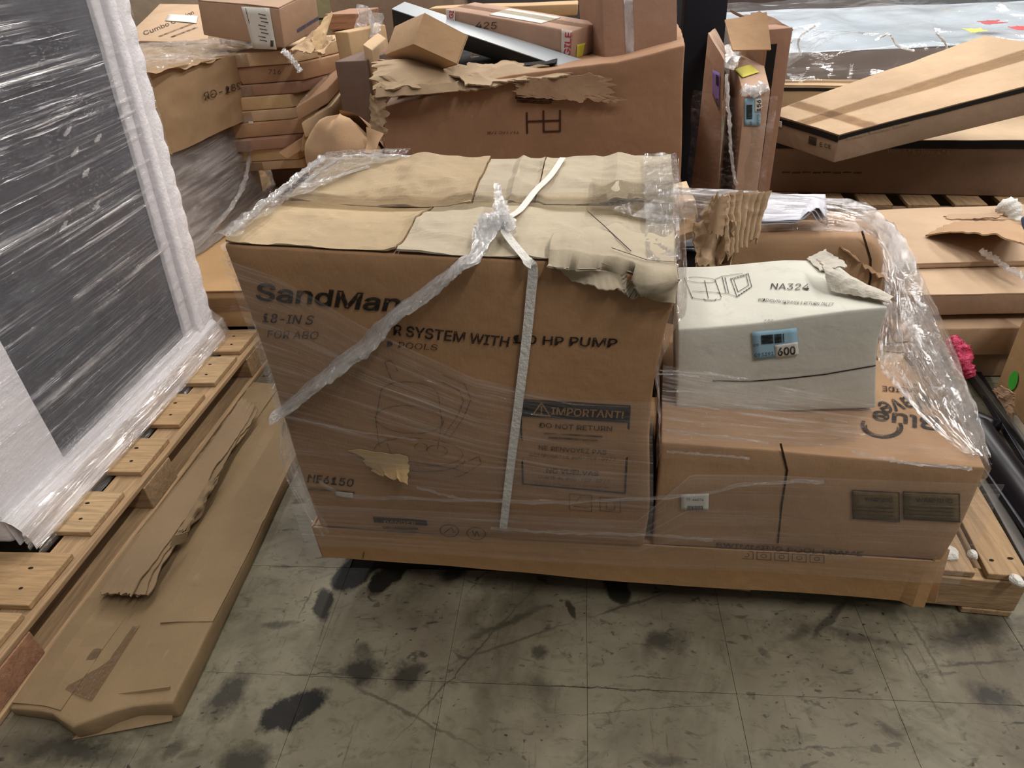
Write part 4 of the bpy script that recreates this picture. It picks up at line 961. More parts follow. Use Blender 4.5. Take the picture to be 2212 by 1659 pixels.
# ================================================================= BACKGROUND LEFT
def bgc(name, label, c, m, cat='box', flaps='x', tape=True, seam=.5, **k):
    kk = dict(amp=.006, freq=2.5, step=.08, r=.006); kk.update(k)
    b = Carton(name, label, c, m, cat=cat, **kk)
    if flaps: b.flaps(along=flaps, tape=tape, seam=seam)
    return b
def pallet(x0, x1, y0, y1, label, n=7, boards='x', m=None, rot=0.0, zt=.126):
    """stringer pallet; boards run along the given axis"""
    p = thing('pallet', label, 'pallet', ((x0 + x1) / 2, (y0 + y1) / 2, 0)); m = m or WOOD
    cx, cy = (x0 + x1) / 2, (y0 + y1) / 2
    R = lambda x, y: (cx + (x - cx) * math.cos(rot) - (y - cy) * math.sin(rot), cy + (x - cx) * math.sin(rot) + (y - cy) * math.cos(rot))
    for k in range(n):
        t = (k + .5) / n
        if boards == 'x': a, b, wd = R(x0, y0 + (y1 - y0) * t), R(x1, y0 + (y1 - y0) * t), (y1 - y0) / n * .74
        else: a, b, wd = R(x0 + (x1 - x0) * t, y0), R(x0 + (x1 - x0) * t, y1), (x1 - x0) / n * .68
        mobj('deck_board', *boardv(a, b, wd, zt - .017, zt, .002, .001, k, .25), WOODY if boards == 'y' else m, p)
        if k % 3 == 0: mobj('bottom_board', *boardv(a, b, wd, .001, .017, .002, 0, k, .5), m, p)
    for k in range(3):
        t = (.03, .5, .97)[k]
        if boards == 'x': a, b = R(x0 + (x1 - x0) * t, y0), R(x0 + (x1 - x0) * t, y1)
        else: a, b = R(x0, y0 + (y1 - y0) * t), R(x1, y0 + (y1 - y0) * t)
        mobj('stringer', *boardv(a, b, .038, .0175, zt - .0175, .002, .001, k, .4), m, p)
    return p
pallet(-2.9, -.95, 2.21, 4.1, 'pallet under the long flat tan carton, mostly hidden', 9)
tan = bgc('wide_flat_carton', 'wide flat tan carton behind the grey panel with film on its front', [V(p) for p in ((-2.6, 2.22, .128), (-.78, 2.18, .128), (-.74, 4.08, .128), (-2.8, 4.14, .128), (-2.6, 2.22, .285), (-.78, 2.18, .285), (-.74, 4.08, .292), (-2.8, 4.14, .295))], cardboard('bf9358', .35), flaps=None, amp=.006, step=.08)
tan.patch('lid', 'top', -.004, 1.004, -.004, .995, tan.mat, .008, wav=.006)
tan.patch('tape', 'front', .0, 1.0, .45, .85, tape_mat(), .003, wav=.003, thick=False)
# --- film-wrapped crushed crate
cr = thing('crushed_crate_load', 'crushed brown carton over a black crate wrapped in film, behind the grey panel', 'box', (-2.1, 3.0, .30))
zt0 = .296
dk = Box([V(p) for p in ((-1.76, 2.56, zt0), (-1.80, 3.42, zt0), (-2.6, 3.45, zt0), (-2.6, 2.6, zt0), (-1.74, 2.60, .99), (-1.72, 3.50, .92), (-2.6, 3.55, .98), (-2.6, 2.62, 1.0))], r=.01, amp=.006, step=.12)
mobj('crate', *dk.mesh(), plain('black_crate', '15171b', .6), cr, smooth=True, label='black crate inside')
mobj('lower_carton', *Box([V(p) for p in ((-1.73, 2.58, zt0), (-1.745, 3.44, zt0), (-1.80, 3.44, zt0), (-1.79, 2.58, zt0), (-1.715, 2.72, .74), (-1.72, 3.46, .74), (-1.78, 3.46, .74), (-1.77, 2.72, .74))], r=.006, amp=.006, step=.1).mesh(), cardboard('77594f', .4), cr, smooth=True)
SLV = cardboard('a9875c', .9)
def fsl(a, b):
    y = 2.63 + a * 1.0; z = (.70 - .0 * a) + b * (.31 - .05 * a)
    return V((-1.665 + .05 * math.sin(a * 3.1) - .03 * (1 - b) + .02 * math.sin(a * 13) * .4, y, z))
filmgrid('cardboard_sleeve', fsl, 60, 24, SLV, cr, streak=.004, sx=6, sy=3, crumple=.003, cf=6, label='bulging brown cardboard sleeve')
sheet('sleeve_return', [V((-1.675, 2.63, .70)), V((-1.72, 2.60, .72)), V((-1.72, 2.60, 1.0)), V((-1.66, 2.63, 1.01))], 4, 16, SLV, cr, amp=.01, thick=.005, jag=(.2, .3, 0, 0))
def top_cr(a, b): return V((-1.612 - .9 * b, 2.60 + a * 1.06, .995 - .055 * a + .035 * min(1, b * 4) + .02 * math.sin(a * 8 + b * 3) * min(1, b * 3)))
filmgrid('crushed_lid', top_cr, 70, 40, SLV, cr, streak=.006, sx=7, sy=7, crumple=.012, cf=7, label='crushed cardboard lid')
filmgrid('lid_film', lambda a, b: top_cr(a, b) + V((.012, 0, .02)), 80, 46, film('crate_top', .6, 1.1, 4, 9, .1, 1.0, crumple=.7, base=.05), cr, streak=.006, sx=7, sy=7, crumple=.012, cf=9)
def fpr(a, b): return fsl(.30 + .55 * a, .50 + .14 * b) + V((.010, 0, 0))
tmv = text_mesh('GD-Y281-GR', .01)
vs = [fpr(1 - x / tmv[2], 0) .lerp(fpr(1 - x / tmv[2], 1), y / .7) for x, y in tmv[0]]
mobj('lettering', vs, tmv[1], INKF, cr)
for s0 in (0, 1):
    def ffilm(a, b, s0=s0):
        y = 2.45 + a * (1.02 + .10 * math.sin(b * 2)); z = zt0 + .004 + b * (.44 + .03 * a); fl = (1 - b) ** 2 * .02
        return V((-1.715 + .04 * math.sin(a * 3.1 + .4) * (1 - b) + fl + s0 * .012, y + (1 - b) * .03 * (a * 2 - 1), z))
    filmgrid('film_skirt', ffilm, 70, 70, film('skirt', .6, 1.1, 1.6, 22, .12, .9, base=.10, lo=.44, hi=.66), cr, streak=.008, sx=2.5 + s0, sy=11, seed=s0 * 9, crumple=.004, cf=5)
rope('film_hem', [V((-1.70, 2.44, .302)), V((-1.66, 2.8, .305)), V((-1.67, 3.2, .31)), V((-1.70, 3.50, .32)), V((-1.76, 3.56, .42)), V((-1.74, 3.50, .62)), V((-1.70, 3.46, .76))], .014, F_ROPE, cr, n=110, m=10, rough=.9, flat=.7)
rope('film_hem', [V((-1.68, 2.56, .32)), V((-1.64, 3.0, .42)), V((-1.66, 3.3, .60)), V((-1.68, 3.42, .76))], .010, F_ROPE, cr, n=90, m=10, rough=.9, flat=.7)
# --- printed carton behind it
pr1 = bgc('printed_carton', 'tan carton lying flat with cursive print and a small label, behind the crushed one', [p - V((0, 0, .22)) for p in (ay(262, 88, 3.9), ay(450, 92, 3.8), ay(452, 10, 4.7), ay(345, 8, 4.9))] + [ay(262, 88, 3.9), ay(450, 92, 3.8), ay(452, 10, 4.7), ay(345, 8, 4.9)], cardboard('b99670', .35), flaps=None, step=.2)
pr1.text('top', 'Cumbo Cushion', (312, 77), (420, 30), (308, 66), INKF, .01, name='lettering'); pr1.lines('top', [[(345, 79), (420, 50)], [(372, 80), (425, 60)]], .018, INKL, .003, 'worn_print')
pr1.quad('small_label', 'top', [(357, 46), (425, 52), (428, 36), (365, 32)], plain('white_label', 'cdc9c0'), .004)
pallet(-3.5, -1.85, 4.18, 5.5, 'hidden pallet under the printed tan carton at the back left', 5)
sup = bgc('plain_carton', 'plain brown carton stacked under the printed tan carton', [V(p) for p in ((-3.4, 4.2, .128), (-1.9, 4.2, .128), (-1.9, 5.3, .128), (-3.4, 5.4, .128), (-3.4, 4.2, .70), (-1.9, 4.2, .70), (-1.9, 5.3, .80), (-3.4, 5.4, .80))], KR, step=.3)
# --- carton with the white shipping label on a pile of flat cartons
q0, q1, q2, q3 = ay(427, 0, 3.38), ay(602, 20, 3.15), ay(615, 106, 3.15), ay(440, 76, 3.38)
lc = bgc('labelled_carton', 'brown carton with a large white shipping label, topmost of the flat carton pile', prism(q0, q1, q2, q3, ay(692, 62, 3.5) - q2), cardboard('a98465', .3), flaps='x', step=.07)
lc.quad('shipping_label', 'front', [(522, 14), (583, 17), (599, 107), (548, 105)], plain('white_label', 'c8ccd0'), .003)
lc.lines('front', [[(532, 18 + k * 0), (540, 50)] for k in range(1)] + [[(560 + (k % 3) * 3, 30 + k * 8), (575 + (k % 3) * 3, 33 + k * 8)] for k in range(8)], .004, INKF, .0045, 'printed_text_line')
lc.lines('front', [[(586, 88 + k), (592, 88 + k)] for k in range(0, 14, 2)], .003, INK, .0045, 'barcode')
lc.lines('right', [[(642, 66), (660, 55)], [(663, 53), (686, 39)]], .014, ink('blue_grey_ink', '4a4e66', .7), .003, 'worn_print')
# the pile: flat cartons, a corner towards the camera
pcx, pcy = -1.40, 3.22
hts = [.045, .06, .055, .07, .05, .06, .05, .075, .06, .055]
z = .46; rg = random.Random(11)
PL = ['flat brown carton in the pile under the labelled carton, %s' % s for s in ('lowest layer', 'second layer from below', 'third layer from below', 'fourth layer from below', 'middle layer with white mark', 'layer below the dark gap', 'layer with handwritten 716', 'layer above the handwritten one', 'layer just under the top', 'uppermost layer')]
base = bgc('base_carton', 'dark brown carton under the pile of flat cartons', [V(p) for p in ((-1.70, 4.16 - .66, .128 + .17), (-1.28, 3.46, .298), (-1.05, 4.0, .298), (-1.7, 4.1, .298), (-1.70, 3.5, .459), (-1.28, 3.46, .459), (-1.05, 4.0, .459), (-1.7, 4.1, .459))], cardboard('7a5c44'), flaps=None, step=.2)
for k in range(9):
    h = hts[k]; ang = .25 + .10 * rg.uniform(-1, 1); o = V((pcx + rg.uniform(-.025, .035) + .006 * k, pcy + rg.uniform(-.02, .02) + .01 * k, z))
    L1 = .42 + rg.uniform(-.04, .04); L2 = .62 + rg.uniform(-.05, .05)
    e1_ = V((-math.cos(ang - .3), -math.sin(ang - .3) * -1, 0)); e2_ = V((math.sin(ang + .22), math.cos(ang + .22), 0))
    q = [o + e1_ * L1, o, o + e2_ * L2, o + e1_ * L1 + e2_ * L2]
    c = bgc('flat_carton', PL[k], q_ := [p.copy() for p in q] + [p + V((0, 0, h - .002)) for p in q], (KL, KT, KR, KB)[k % 4], flaps=None, step=.10, amp=.004)
    c.root['group'] = 'flat cartons in the left pile'
    if k % 2 == 0: c.patch('tape', 'front', .3, .5, .0, 1.0, tape_mat(), .003, thick=False)
    if k == 6: c.text('front', '716', (580, 160), (607, 160), (580, 146), ink('marker_ink', '3a332c', .1), 0, .003)
    if k == 4: c.quad('white_mark', 'front', [(536, 274), (548, 274), (547, 262), (537, 262)], plain('white_label', 'cdc9c0'), .003)
    z += h
# tilted cartons leaning out of the pile on the right
def fbox(name, label, TL, TR, BR, BL, yl, yr, d, m, foot=False, **k):
    P = prism(ay(*TL, yl), ay(*TR, yr), ay(*BR, yr), ay(*BL, yl), d)
    if foot:
        for q_ in range(4): P[q_] = V((P[q_].x, P[q_].y, .002))
    return bgc(name, label, P, m, **k)
for k, (a, b_x, c_, d_) in enumerate((((640, 232), (722, 140), (728, 160), (645, 262)), ((652, 268), (735, 163), (736, 208), (660, 300)), ((655, 292), (748, 215), (750, 246), (650, 330)), ((600, 330), (700, 262), (705, 275), (620, 345)))):
    f = fbox('slanting_carton', 'flat carton slanting out of the pile, %s' % ('uppermost of the slanting four', 'second of the slanting four, with shiny film edge', 'third of the slanting four, broad tan top', 'lowest slanting one in the shade')[k], a, b_x, c_, d_, 3.05, 3.62, (.10, .16, .04), (KB, KL, KT, KD)[k], flaps=None, step=.08)
    f.root['group'] = 'slanting flat cartons'
    f.patch('tape', 'top', .0, 1, .0, .4, tape_mat(), .003, thick=False)
# torn flaps above
tf_ = thing('torn_carton_scraps', 'torn curled cardboard flaps sticking up behind the labelled carton', 'cardboard', ay(665, 110, 3.1))
sheet('flap', [ay(632, 118, 3.12), ay(672, 118, 3.10), ay(706, 62, 3.3), ay(668, 84, 3.3)], 14, 14, KL, tf_, amp=.015, freq=9, ridged=True, jag=(.2, .1, .2, .2), thick=.005, seed=1)
sheet('flap', [ay(672, 90, 3.2), ay(690, 134, 3.1), ay(718, 36, 3.3), ay(700, 44, 3.35)], 14, 14, KT, tf_, amp=.012, freq=9, ridged=True, jag=(.1, .1, .2, .2), thick=.005, seed=2)
sheet('flap', [ay(660, 112, 3.15), ay(700, 120, 3.1), ay(724, 84, 3.3), ay(690, 80, 3.3)], 14, 10, KL, tf_, amp=.012, freq=10, ridged=True, jag=(.3, .2, .2, .2), thick=.005, seed=3)
rope('film_strand', [ay(612, 108, 3.02), ay(630, 128, 3.0), ay(650, 155, 3.0)], .010, F_ROPE, tf_, n=30, m=8, rough=.9)
# upright cartons between the pile and the big torn carton
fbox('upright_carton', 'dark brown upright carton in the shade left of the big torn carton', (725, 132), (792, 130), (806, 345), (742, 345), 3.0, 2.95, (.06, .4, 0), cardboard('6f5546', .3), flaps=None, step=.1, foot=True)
u2 = fbox('upright_carton', 'narrow upright carton with a pink sticker beside the big torn carton', (806, 108), (834, 82), (848, 300), (818, 335), 2.95, 3.3, (-.05, .05, .02), KL, flaps=None, step=.1, foot=True)
u2.quad('pink_sticker', 'front', [(827, 111), (834, 108), (835, 134), (829, 136)], plain('pink_sticker', 'e04a9a', .5), .004)
fbox('upright_carton', 'thin upright tan carton standing behind the dark upright one', (722, 70), (752, 70), (762, 128), (738, 140), 3.3, 3.3, (.1, .3, 0), KT, flaps=None, step=.1, foot=True)
wbk = single('pallet_block', 'orange-brown wooden block end on the stack behind the pile', 'wood', *fb_ if (fb_ := Box(prism(ay(700, 30, 3.9), ay(768, 28, 3.9), ay(770, 62, 3.9), ay(712, 66, 3.9), (.05, .3, 0)), r=.006, amp=.004, step=.1).mesh()) else None, wood('b9835a'))
_b0, _b1 = ay(712, 66, 3.9), ay(770, 62, 3.9)
bgc('plain_carton', 'dim carton holding up the orange-brown wooden block', rect((_b0.x, 3.905), (_b1.x + .02, 3.905), .4, .002, min(_b0.z, _b1.z) - .006), KR, flaps=None, step=.3)
kc = thing('film_hank', 'hanging bunch of cloudy film beside the wooden block', 'plastic film', ay(800, 100, 3.6))
filmgrid('hank', lambda a, b: ay(775 + 50 * a, 10 + 100 * b + 20 * a, 3.5) + V((0, .05 * math.sin(a * 7), 0)), 30, 40, film('hank', .8, 1.0, 8, 3, .12, 1.0, base=.3), kc, streak=.02, sx=8, sy=3, crumple=.01)
# kraft paper bundle
kp = thing('kraft_paper', 'crumpled plain kraft paper bundle left of the big torn carton', 'paper', (-.84, 2.45, .30))
KPM = cardboard('c79c6e', .15, .8, 0)
def fk(a, b):
    an = a * 2 * math.pi; r = .135 * (math.sin(min(1, b * 1.02) * math.pi * .5 + .5 if b < .5 else math.pi * (.66 + .34 * (b - .5) * 2)) ** .5 if b < .98 else .02)
    r = .15 * (1 - .12 * math.cos(an * 3)) * (1 - .15 * b) * math.sqrt(max(0, 1 - max(0, (b - .72) / .28) ** 2))
    c = ay(752, 330, 2.42); x = c.x + math.cos(an) * r; y = 2.42 + math.sin(an) * r * .6
    return V((x, y, .30 + b * .545))
filmgrid('wad', fk, 80, 60, KPM, kp, streak=.022, sx=5, sy=1.5, crumple=.014, cf=4)
sheet('loose_corner', [ay(790, 330, 2.3), ay(812, 332, 2.28), ay(834, 292, 2.34), ay(795, 275, 2.34)], 12, 12, KPM, kp, amp=.01, freq=8, ridged=True, thick=.001, seed=4)

# ================================================================= BACKGROUND CENTRE
pallet(-.78, .42, 2.36, 3.5, 'pallet under the big torn carton, hidden behind the load', 7)
def dent_hf(u, v, w):
    k = max(0, .45 - u) / .45 * max(0, w - .7) / .3
    return (.02 * k, .05 * k * math.sin(u * 20) * .5 + .03 * k, -.05 * k * (1 - v) + .03 * max(0, u - .8) * 5 * w)
hf = Carton('big_torn_carton', 'big brown carton with a torn open top and HE printed upside down', [V(p) for p in ((-.745, 2.40, .128), (.34, 2.38, .128), (.36, 3.3, .128), (-.75, 3.3, .128))] + [ay(806, 200, 2.40), ay(1480, 118, 2.38), az(1462, 62, .97), V((-.78, 3.3, .93))], cardboard('a87a54', .7), r=.008, amp=.010, freq=3, step=.045, dent=dent_hf, seed=11)
hf.lines('front', [[(1138, 243), (1139, 287)], [(1174, 239), (1175, 284)], [(1210, 238), (1210, 283)], [(1139, 262), (1210, 260)], [(1175, 284), (1209, 283)]], .006, ink('brown_ink', '43261c', .1), .003, 'printed_letters')
hf.text('front', 'TM MC MR', (1122, 282), (1053, 284), (1122, 290), INKF, 0, .003)
hf.lines('front', [[(1115, 210), (1195, 214)], [(1118, 218), (1190, 222)]], .010, INKL, .003, 'worn_print')
TORN = cardboard('a98c66', 1.0)
sheet('torn_flap', [ay(806, 205, 2.38), ay(1180, 190, 2.37), ay(1160, 150, 2.62), ay(820, 140, 2.62)], 110, 30, TORN, hf.root, bulge=lambda a, b: .02 * math.sin(b * 3.1) + .012 * math.sin(a * 9), amp=.012, freq=3.5, ridged=True, jag=(.30, .05, .3, .1), thick=.006, seed=3)
sheet('torn_flap', [ay(812, 212, 2.36), ay(990, 198, 2.35), ay(990, 178, 2.37), ay(815, 190, 2.38)], 70, 8, TORN, hf.root, amp=.004, jag=(.1, .02, .3, .1), thick=.006, seed=5)
sheet('torn_flap', [ay(1010, 185, 2.36), ay(1240, 175, 2.36), ay(1165, 152, 2.45), ay(930, 138, 2.6)], 60, 16, TORN, hf.root, amp=.010, freq=5, ridged=True, jag=(.3, .2, .3, .2), thick=.005, seed=8)
sheet('torn_edge', [ay(802, 300, 2.375), ay(835, 300, 2.37), ay(835, 205, 2.375), ay(802, 205, 2.375)], 22, 44, TORN, hf.root, amp=.010, freq=14, ridged=True, jag=(.2, .6, .1, .2), thick=.004, seed=9)
sheet('torn_edge', [ay(1120, 208, 2.365), ay(1330, 222, 2.365), ay(1310, 160, 2.37), ay(1110, 170, 2.37)], 50, 16, cardboard('a5805c', .9), hf.root, amp=.005, freq=5, ridged=True, jag=(.5, .3, .2, .3), thick=.003, seed=10)
inn = hf.patch('opening_shade', 'top', .03, .60, .08, .9, plain('dark_joint_and_shade', '15110e', .9), .012, wav=.01)  # shade inside the torn top, painted black on the closed body
rg = random.Random(4)
for k in range(9):
    px = 830 + rg.random() * 300; py = 120 + rg.random() * 30; p = ay(px, py, 2.65 + rg.random() * .3)
    sheet('paper_scrap', [p, p + V((.16, .02, .0)), p + V((.15, .10, .03)), p + V((0, .09, .04))], 10, 8, TORN, hf.root, amp=.02, freq=9, ridged=True, jag=(.3, .3, .3, .3), thick=.004, seed=k + 20)
TOPZ = .97
ob = Carton('open_small_carton', 'small tan carton tipped on its corner on the big torn carton', prism(ay(917, 27, 2.50), ay(1011, 76, 2.50), ay(988, 139, 2.44), ay(893, 96, 2.44), ay(853, 56, 2.68) - ay(917, 27, 2.50)), cardboard('b9905f', .3), amp=.003, step=.06, r=.004)
ob.patch('flap', 'right', .0, 1, .0, 1, ob.mat, .003); ob.patch('flap', 'front', .01, .99, .01, .99, ob.mat, .003)
bm = Carton('steel_channel', 'long black steel channel with a pale top lying across the big torn carton', prism(ay(846, 20, 3.05), ay(1248, 157, 2.42), ay(1253, 188, 2.42), ay(850, 60, 3.05), (.035, .10, .016)), BLK, cat='steel channel', r=.002, amp=0, step=.3)
bm.patch('top_face', 'top', 0, 1, 0, 1, plain('pale_coated_steel', '9aa0a4', .4, spec=.5), .002)
fr = Carton('fragile_carton', 'long pale carton marked 425 with red FRAGILE tape on the big torn carton', prism(ay(963, 20, 2.95), ay(1238, 66, 2.58), ay(1232, 132, 2.58), ay(966, 46, 2.95), (.10, .12, .01)), cardboard('b58c72', .3), amp=.004, step=.06, r=.005)
fr.text('front', '425', (1028, 60), (1073, 63), (1030, 42), ink('marker_ink', '3a332c', .1), 0, .003)
PT = plain('pinkish_white_tape', 'cdbfb6', .3)
fr.quad('fragile_tape', 'front', [(964, 19), (984, 22), (984, 52), (966, 46)], PT, .0025); fr.quad('fragile_tape', 'front', [(1214, 62), (1237, 66), (1230, 131), (1213, 124)], PT, .0025)
fr.text('front', 'GILE', (1232, 122), (1236, 70), (1215, 118), INKR, .02, .004); fr.text('front', 'GI', (980, 40), (982, 23), (968, 38), INKR, .02, .004)
fr.quad('yellow_sticker', 'right', [(1243, 128), (1258, 122), (1264, 92), (1246, 96)], plain('yellow_sticker', 'cfc34a'), .003)
fr.patch('tape', 'top', 0, 1, .35, .65, tape_mat('c8b8a0', 'clear3'), .004, thick=False)
fr.patch('shipping_label', 'top', .35, .75, .1, .8, plain('white_label', 'cdc9c0'), .003)
ur = Carton('leaning_carton', 'upper brown carton at the right end of the big torn carton', prism(ay(1295, -60, 2.60), ay(1462, -60, 2.60), ay(1464, 106, 2.52), ay(1308, 140, 2.52), ay(1250, 0, 2.85) - ay(1300, 0, 2.58)), KR, amp=.005, step=.07, seed=5)
ur.patch('tape', 'front', .30, .42, 0, 1, tape_mat(), .003, thick=False)
lg = fbox('long_flat_pack', 'long thin tan carton lying behind the FRAGILE one', (925, 18), (1250, 8), (1248, 34), (930, 40), 3.45, 3.4, (.0, .16, .0), KT, flaps=None, step=.2)
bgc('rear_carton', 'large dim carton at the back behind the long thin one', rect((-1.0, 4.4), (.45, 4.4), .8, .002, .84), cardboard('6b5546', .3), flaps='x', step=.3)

# ================================================================= BACKGROUND RIGHT
dk2 = Carton('gap_shade_panel', 'added tall dark navy panel standing in for the shaded gap between the brown cartons', rect((.44, 3.45), (.64, 3.45), .5, .002, 1.35), plain('dark_navy', '15161f', .7), cat='panel', amp=0, step=.5)  # added slab whose dark colour stands in for a shadowed gap
dk2.patch('edge_strip', 'front', .0, .06, 0, 1, plain('dark_brown_edge', '2c211f', .8), .003)
zt = .86
s1 = Carton('tall_upright_carton', 'left of the two film-wrapped upright cartons, with a purple label', [V((.405, 2.66, .002)), V((.512, 2.475, .002)), V((.56, 2.95, .002)), V((.50, 3.1, .002))] + [ay(1530, 70, 2.75), ay(1566, 130, 2.47), az(1566, 100, .90), az(1545, 60, .93)], KP, amp=.003, step=.07, r=.004)
s1.quad('purple_label', 'front', [(1541, 150), (1557, 158), (1556, 236), (1541, 205)], plain('purple_label', '8a74b8'), .003)
s1.lines('front', [[(1549, 162 + k * 3.2), (1555, 164 + k * 3.4)] for k in range(7)], .004, INK, .0045, 'barcode')
s1.text('front', '53', (1554, 232), (1555, 215), (1548, 224), INK, .02, .0045)
st = [az(1606, 208, .845), az(1649, 184, .858), az(1600, 103, .845), az(1568, 114, .84)]
s2_ = Carton('tall_upright_carton', 'right upright carton with yellow and blue 156 labels, wrapped in film', [V((p.x, p.y, .002)) for p in (V((.535, 2.42, 0)), V((.625, 2.46, 0)), V((.72, 3.0, 0)), V((.60, 3.0, 0)))] + [V((.530, 2.405, .84)), V((.622, 2.45, .85)), V((.70, 2.98, .885)), V((.59, 2.98, .885))], KP, amp=.003, step=.07, r=.004)
s2_.quad('yellow_label', 'top', [(1586, 152), (1620, 142), (1640, 158), (1604, 170)], plain('yellow_label', 'd6cc58'), .004)
s2_.quad('blue_label', 'front', [(1607, 212), (1643, 212), (1641, 272), (1607, 271)], plain('light_blue_label', '8fb2c4'), .003)
s2_.quad('number_label', 'front', [(1629, 213), (1643, 213), (1642, 242), (1629, 242)], plain('white_label', 'cdc9c0'), .004)
s2_.text('front', '156', (1641, 240), (1641, 215), (1630, 240), INK, .03, .005); s2_.text('front', '092955', (1639, 270), (1639, 247), (1631, 270), INK, 0, .004); s2_.text('front', '09', (1623, 270), (1623, 262), (1616, 270), INK, 0, .004)
s2_.lines('front', [[(1611, 227 + k * 2.4), (1623, 227 + k * 2.4)] for k in range(13)], .003, INK, .0045, 'barcode')
s3 = Carton('tall_upright_carton', 'open upright carton with a bent lid flap, behind the 156 carton', rect((.665, 2.78), (.76, 2.80), .3, .002, .99), KR, amp=.003, step=.07, r=.004)
s3.patch('gap_shade', 'front', .1, .45, .0, .95, plain('dark_joint_and_shade', '15110e', .9), .003)  # dark strip paints the shade inside the open carton
sheet('lid_flap', [ay(1583, 110, 2.66), ay(1665, 108, 2.70), ay(1656, 27, 2.80), ay(1565, 45, 2.80)], 12, 10, cardboard('ad8356', .2), s3.root, amp=.003, thick=.006)
sheet('torn_flap', [ay(1580, 22, 2.9), ay(1640, 22, 3.0), ay(1716, 62, 2.9), ay(1665, 66, 2.85)], 20, 10, cardboard('8a6444', .6), s3.root, bulge=lambda a, b: .02 * math.sin(a * 3), amp=.004, jag=(.1, .1, .3, .3), thick=.006, seed=2)
uw = thing('stretch_wrap', 'clear film round the upright cartons with purple and blue labels', 'plastic film', (.55, 2.45, .1))
filmgrid('sheet', lambda a, b: V((.395 + .25 * a, 2.63 - .24 * math.sin(min(1, a * 1.5) * 1.57) + .05 * a, .05 + .78 * b)), 40, 50, film('upright', .3, .9, 3, 14, .09, .9, base=.02), uw, streak=.008, sx=3, sy=6)
rope('strand', [ay(1570, 160, 2.40), ay(1575, 260, 2.40), ay(1580, 340, 2.40), ay(1590, 400, 2.41)], .005, F_ROPE, uw, n=50, m=8, rough=.9)
rope('strand', [ay(1592, 100, 2.95), ay(1578, 118, 2.8), ay(1582, 135, 2.6)], .018, F_ROPE, uw, n=30, m=10, rough=.9)
rope('strand', [ay(1604, 190, 2.41), ay(1630, 200, 2.41), ay(1648, 186, 2.44)], .014, F_ROPE, uw, n=30, m=10, rough=.9)
# --- right stack of long cartons on a pallet
pallet(.95, 2.6, 3.30, 3.86, 'wooden pallet under the long dark-printed cartons at right', 8, 'y', wood('b8906a'), -.12, .12)
lowc = [V((.97, 3.60, .122)), V((2.60, 3.27, .122)), V((2.72, 3.85, .122)), V((1.07, 4.18, .122)), V((.955, 3.60, .385)), V((2.60, 3.27, .385)), V((2.72, 3.85, .385)), V((1.06, 4.18, .385))]
lw = Carton('long_printed_carton', 'long brown carton with a black stripe reading Box 3*1 and Box 4*1', lowc, cardboard('8f6d52', .35), amp=.003, step=.1, seed=2)
BS = plain('black_print', '1b1816', .6)
lw.patch('black_stripe', 'front', .0, 1.0, .86, 1.0, BS, .002, thick=False)
lw.text('front', 'Box 3*1+Box 4*1', (1918, 330), (2052, 333), (1918, 317), ink('pale_print', '9a8a74', .3), .012, .004)
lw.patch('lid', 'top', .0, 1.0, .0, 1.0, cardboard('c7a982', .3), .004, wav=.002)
lw.lines('front', [[(1690 + k * 22, 372 + (k % 2)), (1706 + k * 22, 372 + (k % 2))] for k in range(8)], .008, INKL, .003, 'worn_print')
# carton behind
bk = Carton('rear_taped_carton', 'tan taped carton under the diagonal one, next to the upright cartons', prism(ay(1693, 186, 3.95), ay(2040, 190, 3.75), V((ay(2040, 190, 3.75).x, 3.75, .392)), V((ay(1693, 186, 3.95).x, 3.95, .392)), (.03, .17, .0)), cardboard('bc9a6e', .3), amp=.004, step=.1)
bk.flaps(tape=True); bk.patch('black_stripe', 'front', 0, 1, .86, .95, BS, .002, thick=False)
# diagonal carton
dA, dB = ay(1672, 250, 3.42), ay(1812, 293, 3.12); zdg = (dA.z + dB.z) / 2
dA = dA + V((-.02, .04, .004))
dd = (ay(2212, 189, 3.06) - dB) * 1.5
hh = .118
P0 = dB; P1 = dB + dd; P3 = dA; P2_ = P1 + (dA - dB) * 1.25 + V((0, .10, .0))
dc = Carton('diagonal_carton', 'long tan taped carton lying diagonally on top with black printed edges', [p - V((0, 0, hh)) for p in (P0, P1, P2_, P3)] + [P0, P1, P2_, P3], cardboard('a08468', .5), amp=.004, step=.08, seed=7)
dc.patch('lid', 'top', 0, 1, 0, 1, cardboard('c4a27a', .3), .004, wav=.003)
dc.patch('black_stripe', 'front', 0, 1, .84, .99, BS, .003, thick=False); dc.patch('black_stripe', 'left', 0, 1, .76, .98, BS, .003, thick=False)
dc.patch('tape', 'top', 0, 1, .42, .58, tape_mat('a98a62'), .008, wav=.003, thick=False); dc.patch('tape', 'top', .10, .155, 0, 1, tape_mat('a98a62'), .009, wav=.003, thick=False)
dc.lines('front', [[(1830, 299), (1872, 288)], [(1880, 286), (1925, 275)], [(1932, 273), (1965, 265)]], .010, ink('pale_print_worn', '9a8a74', .9), .006, 'worn_print')
dc.text('left', 'XTREME', (1680, 253), (1706, 261), (1680, 247), ink('pale_print', '9a8a74', .3), .012, .006)
dc.quad('small_label', 'left', [(1676, 258), (1690, 262), (1690, 276), (1676, 272)], plain('white_label', 'cdc9c0'), .004)
dc.text('left', 'E CE', (1772, 316), (1796, 322), (1772, 304), INK, .01, .004)
dc.lines('left', [[(1750 + k * 2.4, 294 + k * .7), (1748 + k * 2.4, 310 + k * .7)] for k in range(7)], .005, INK, .004, 'barcode')
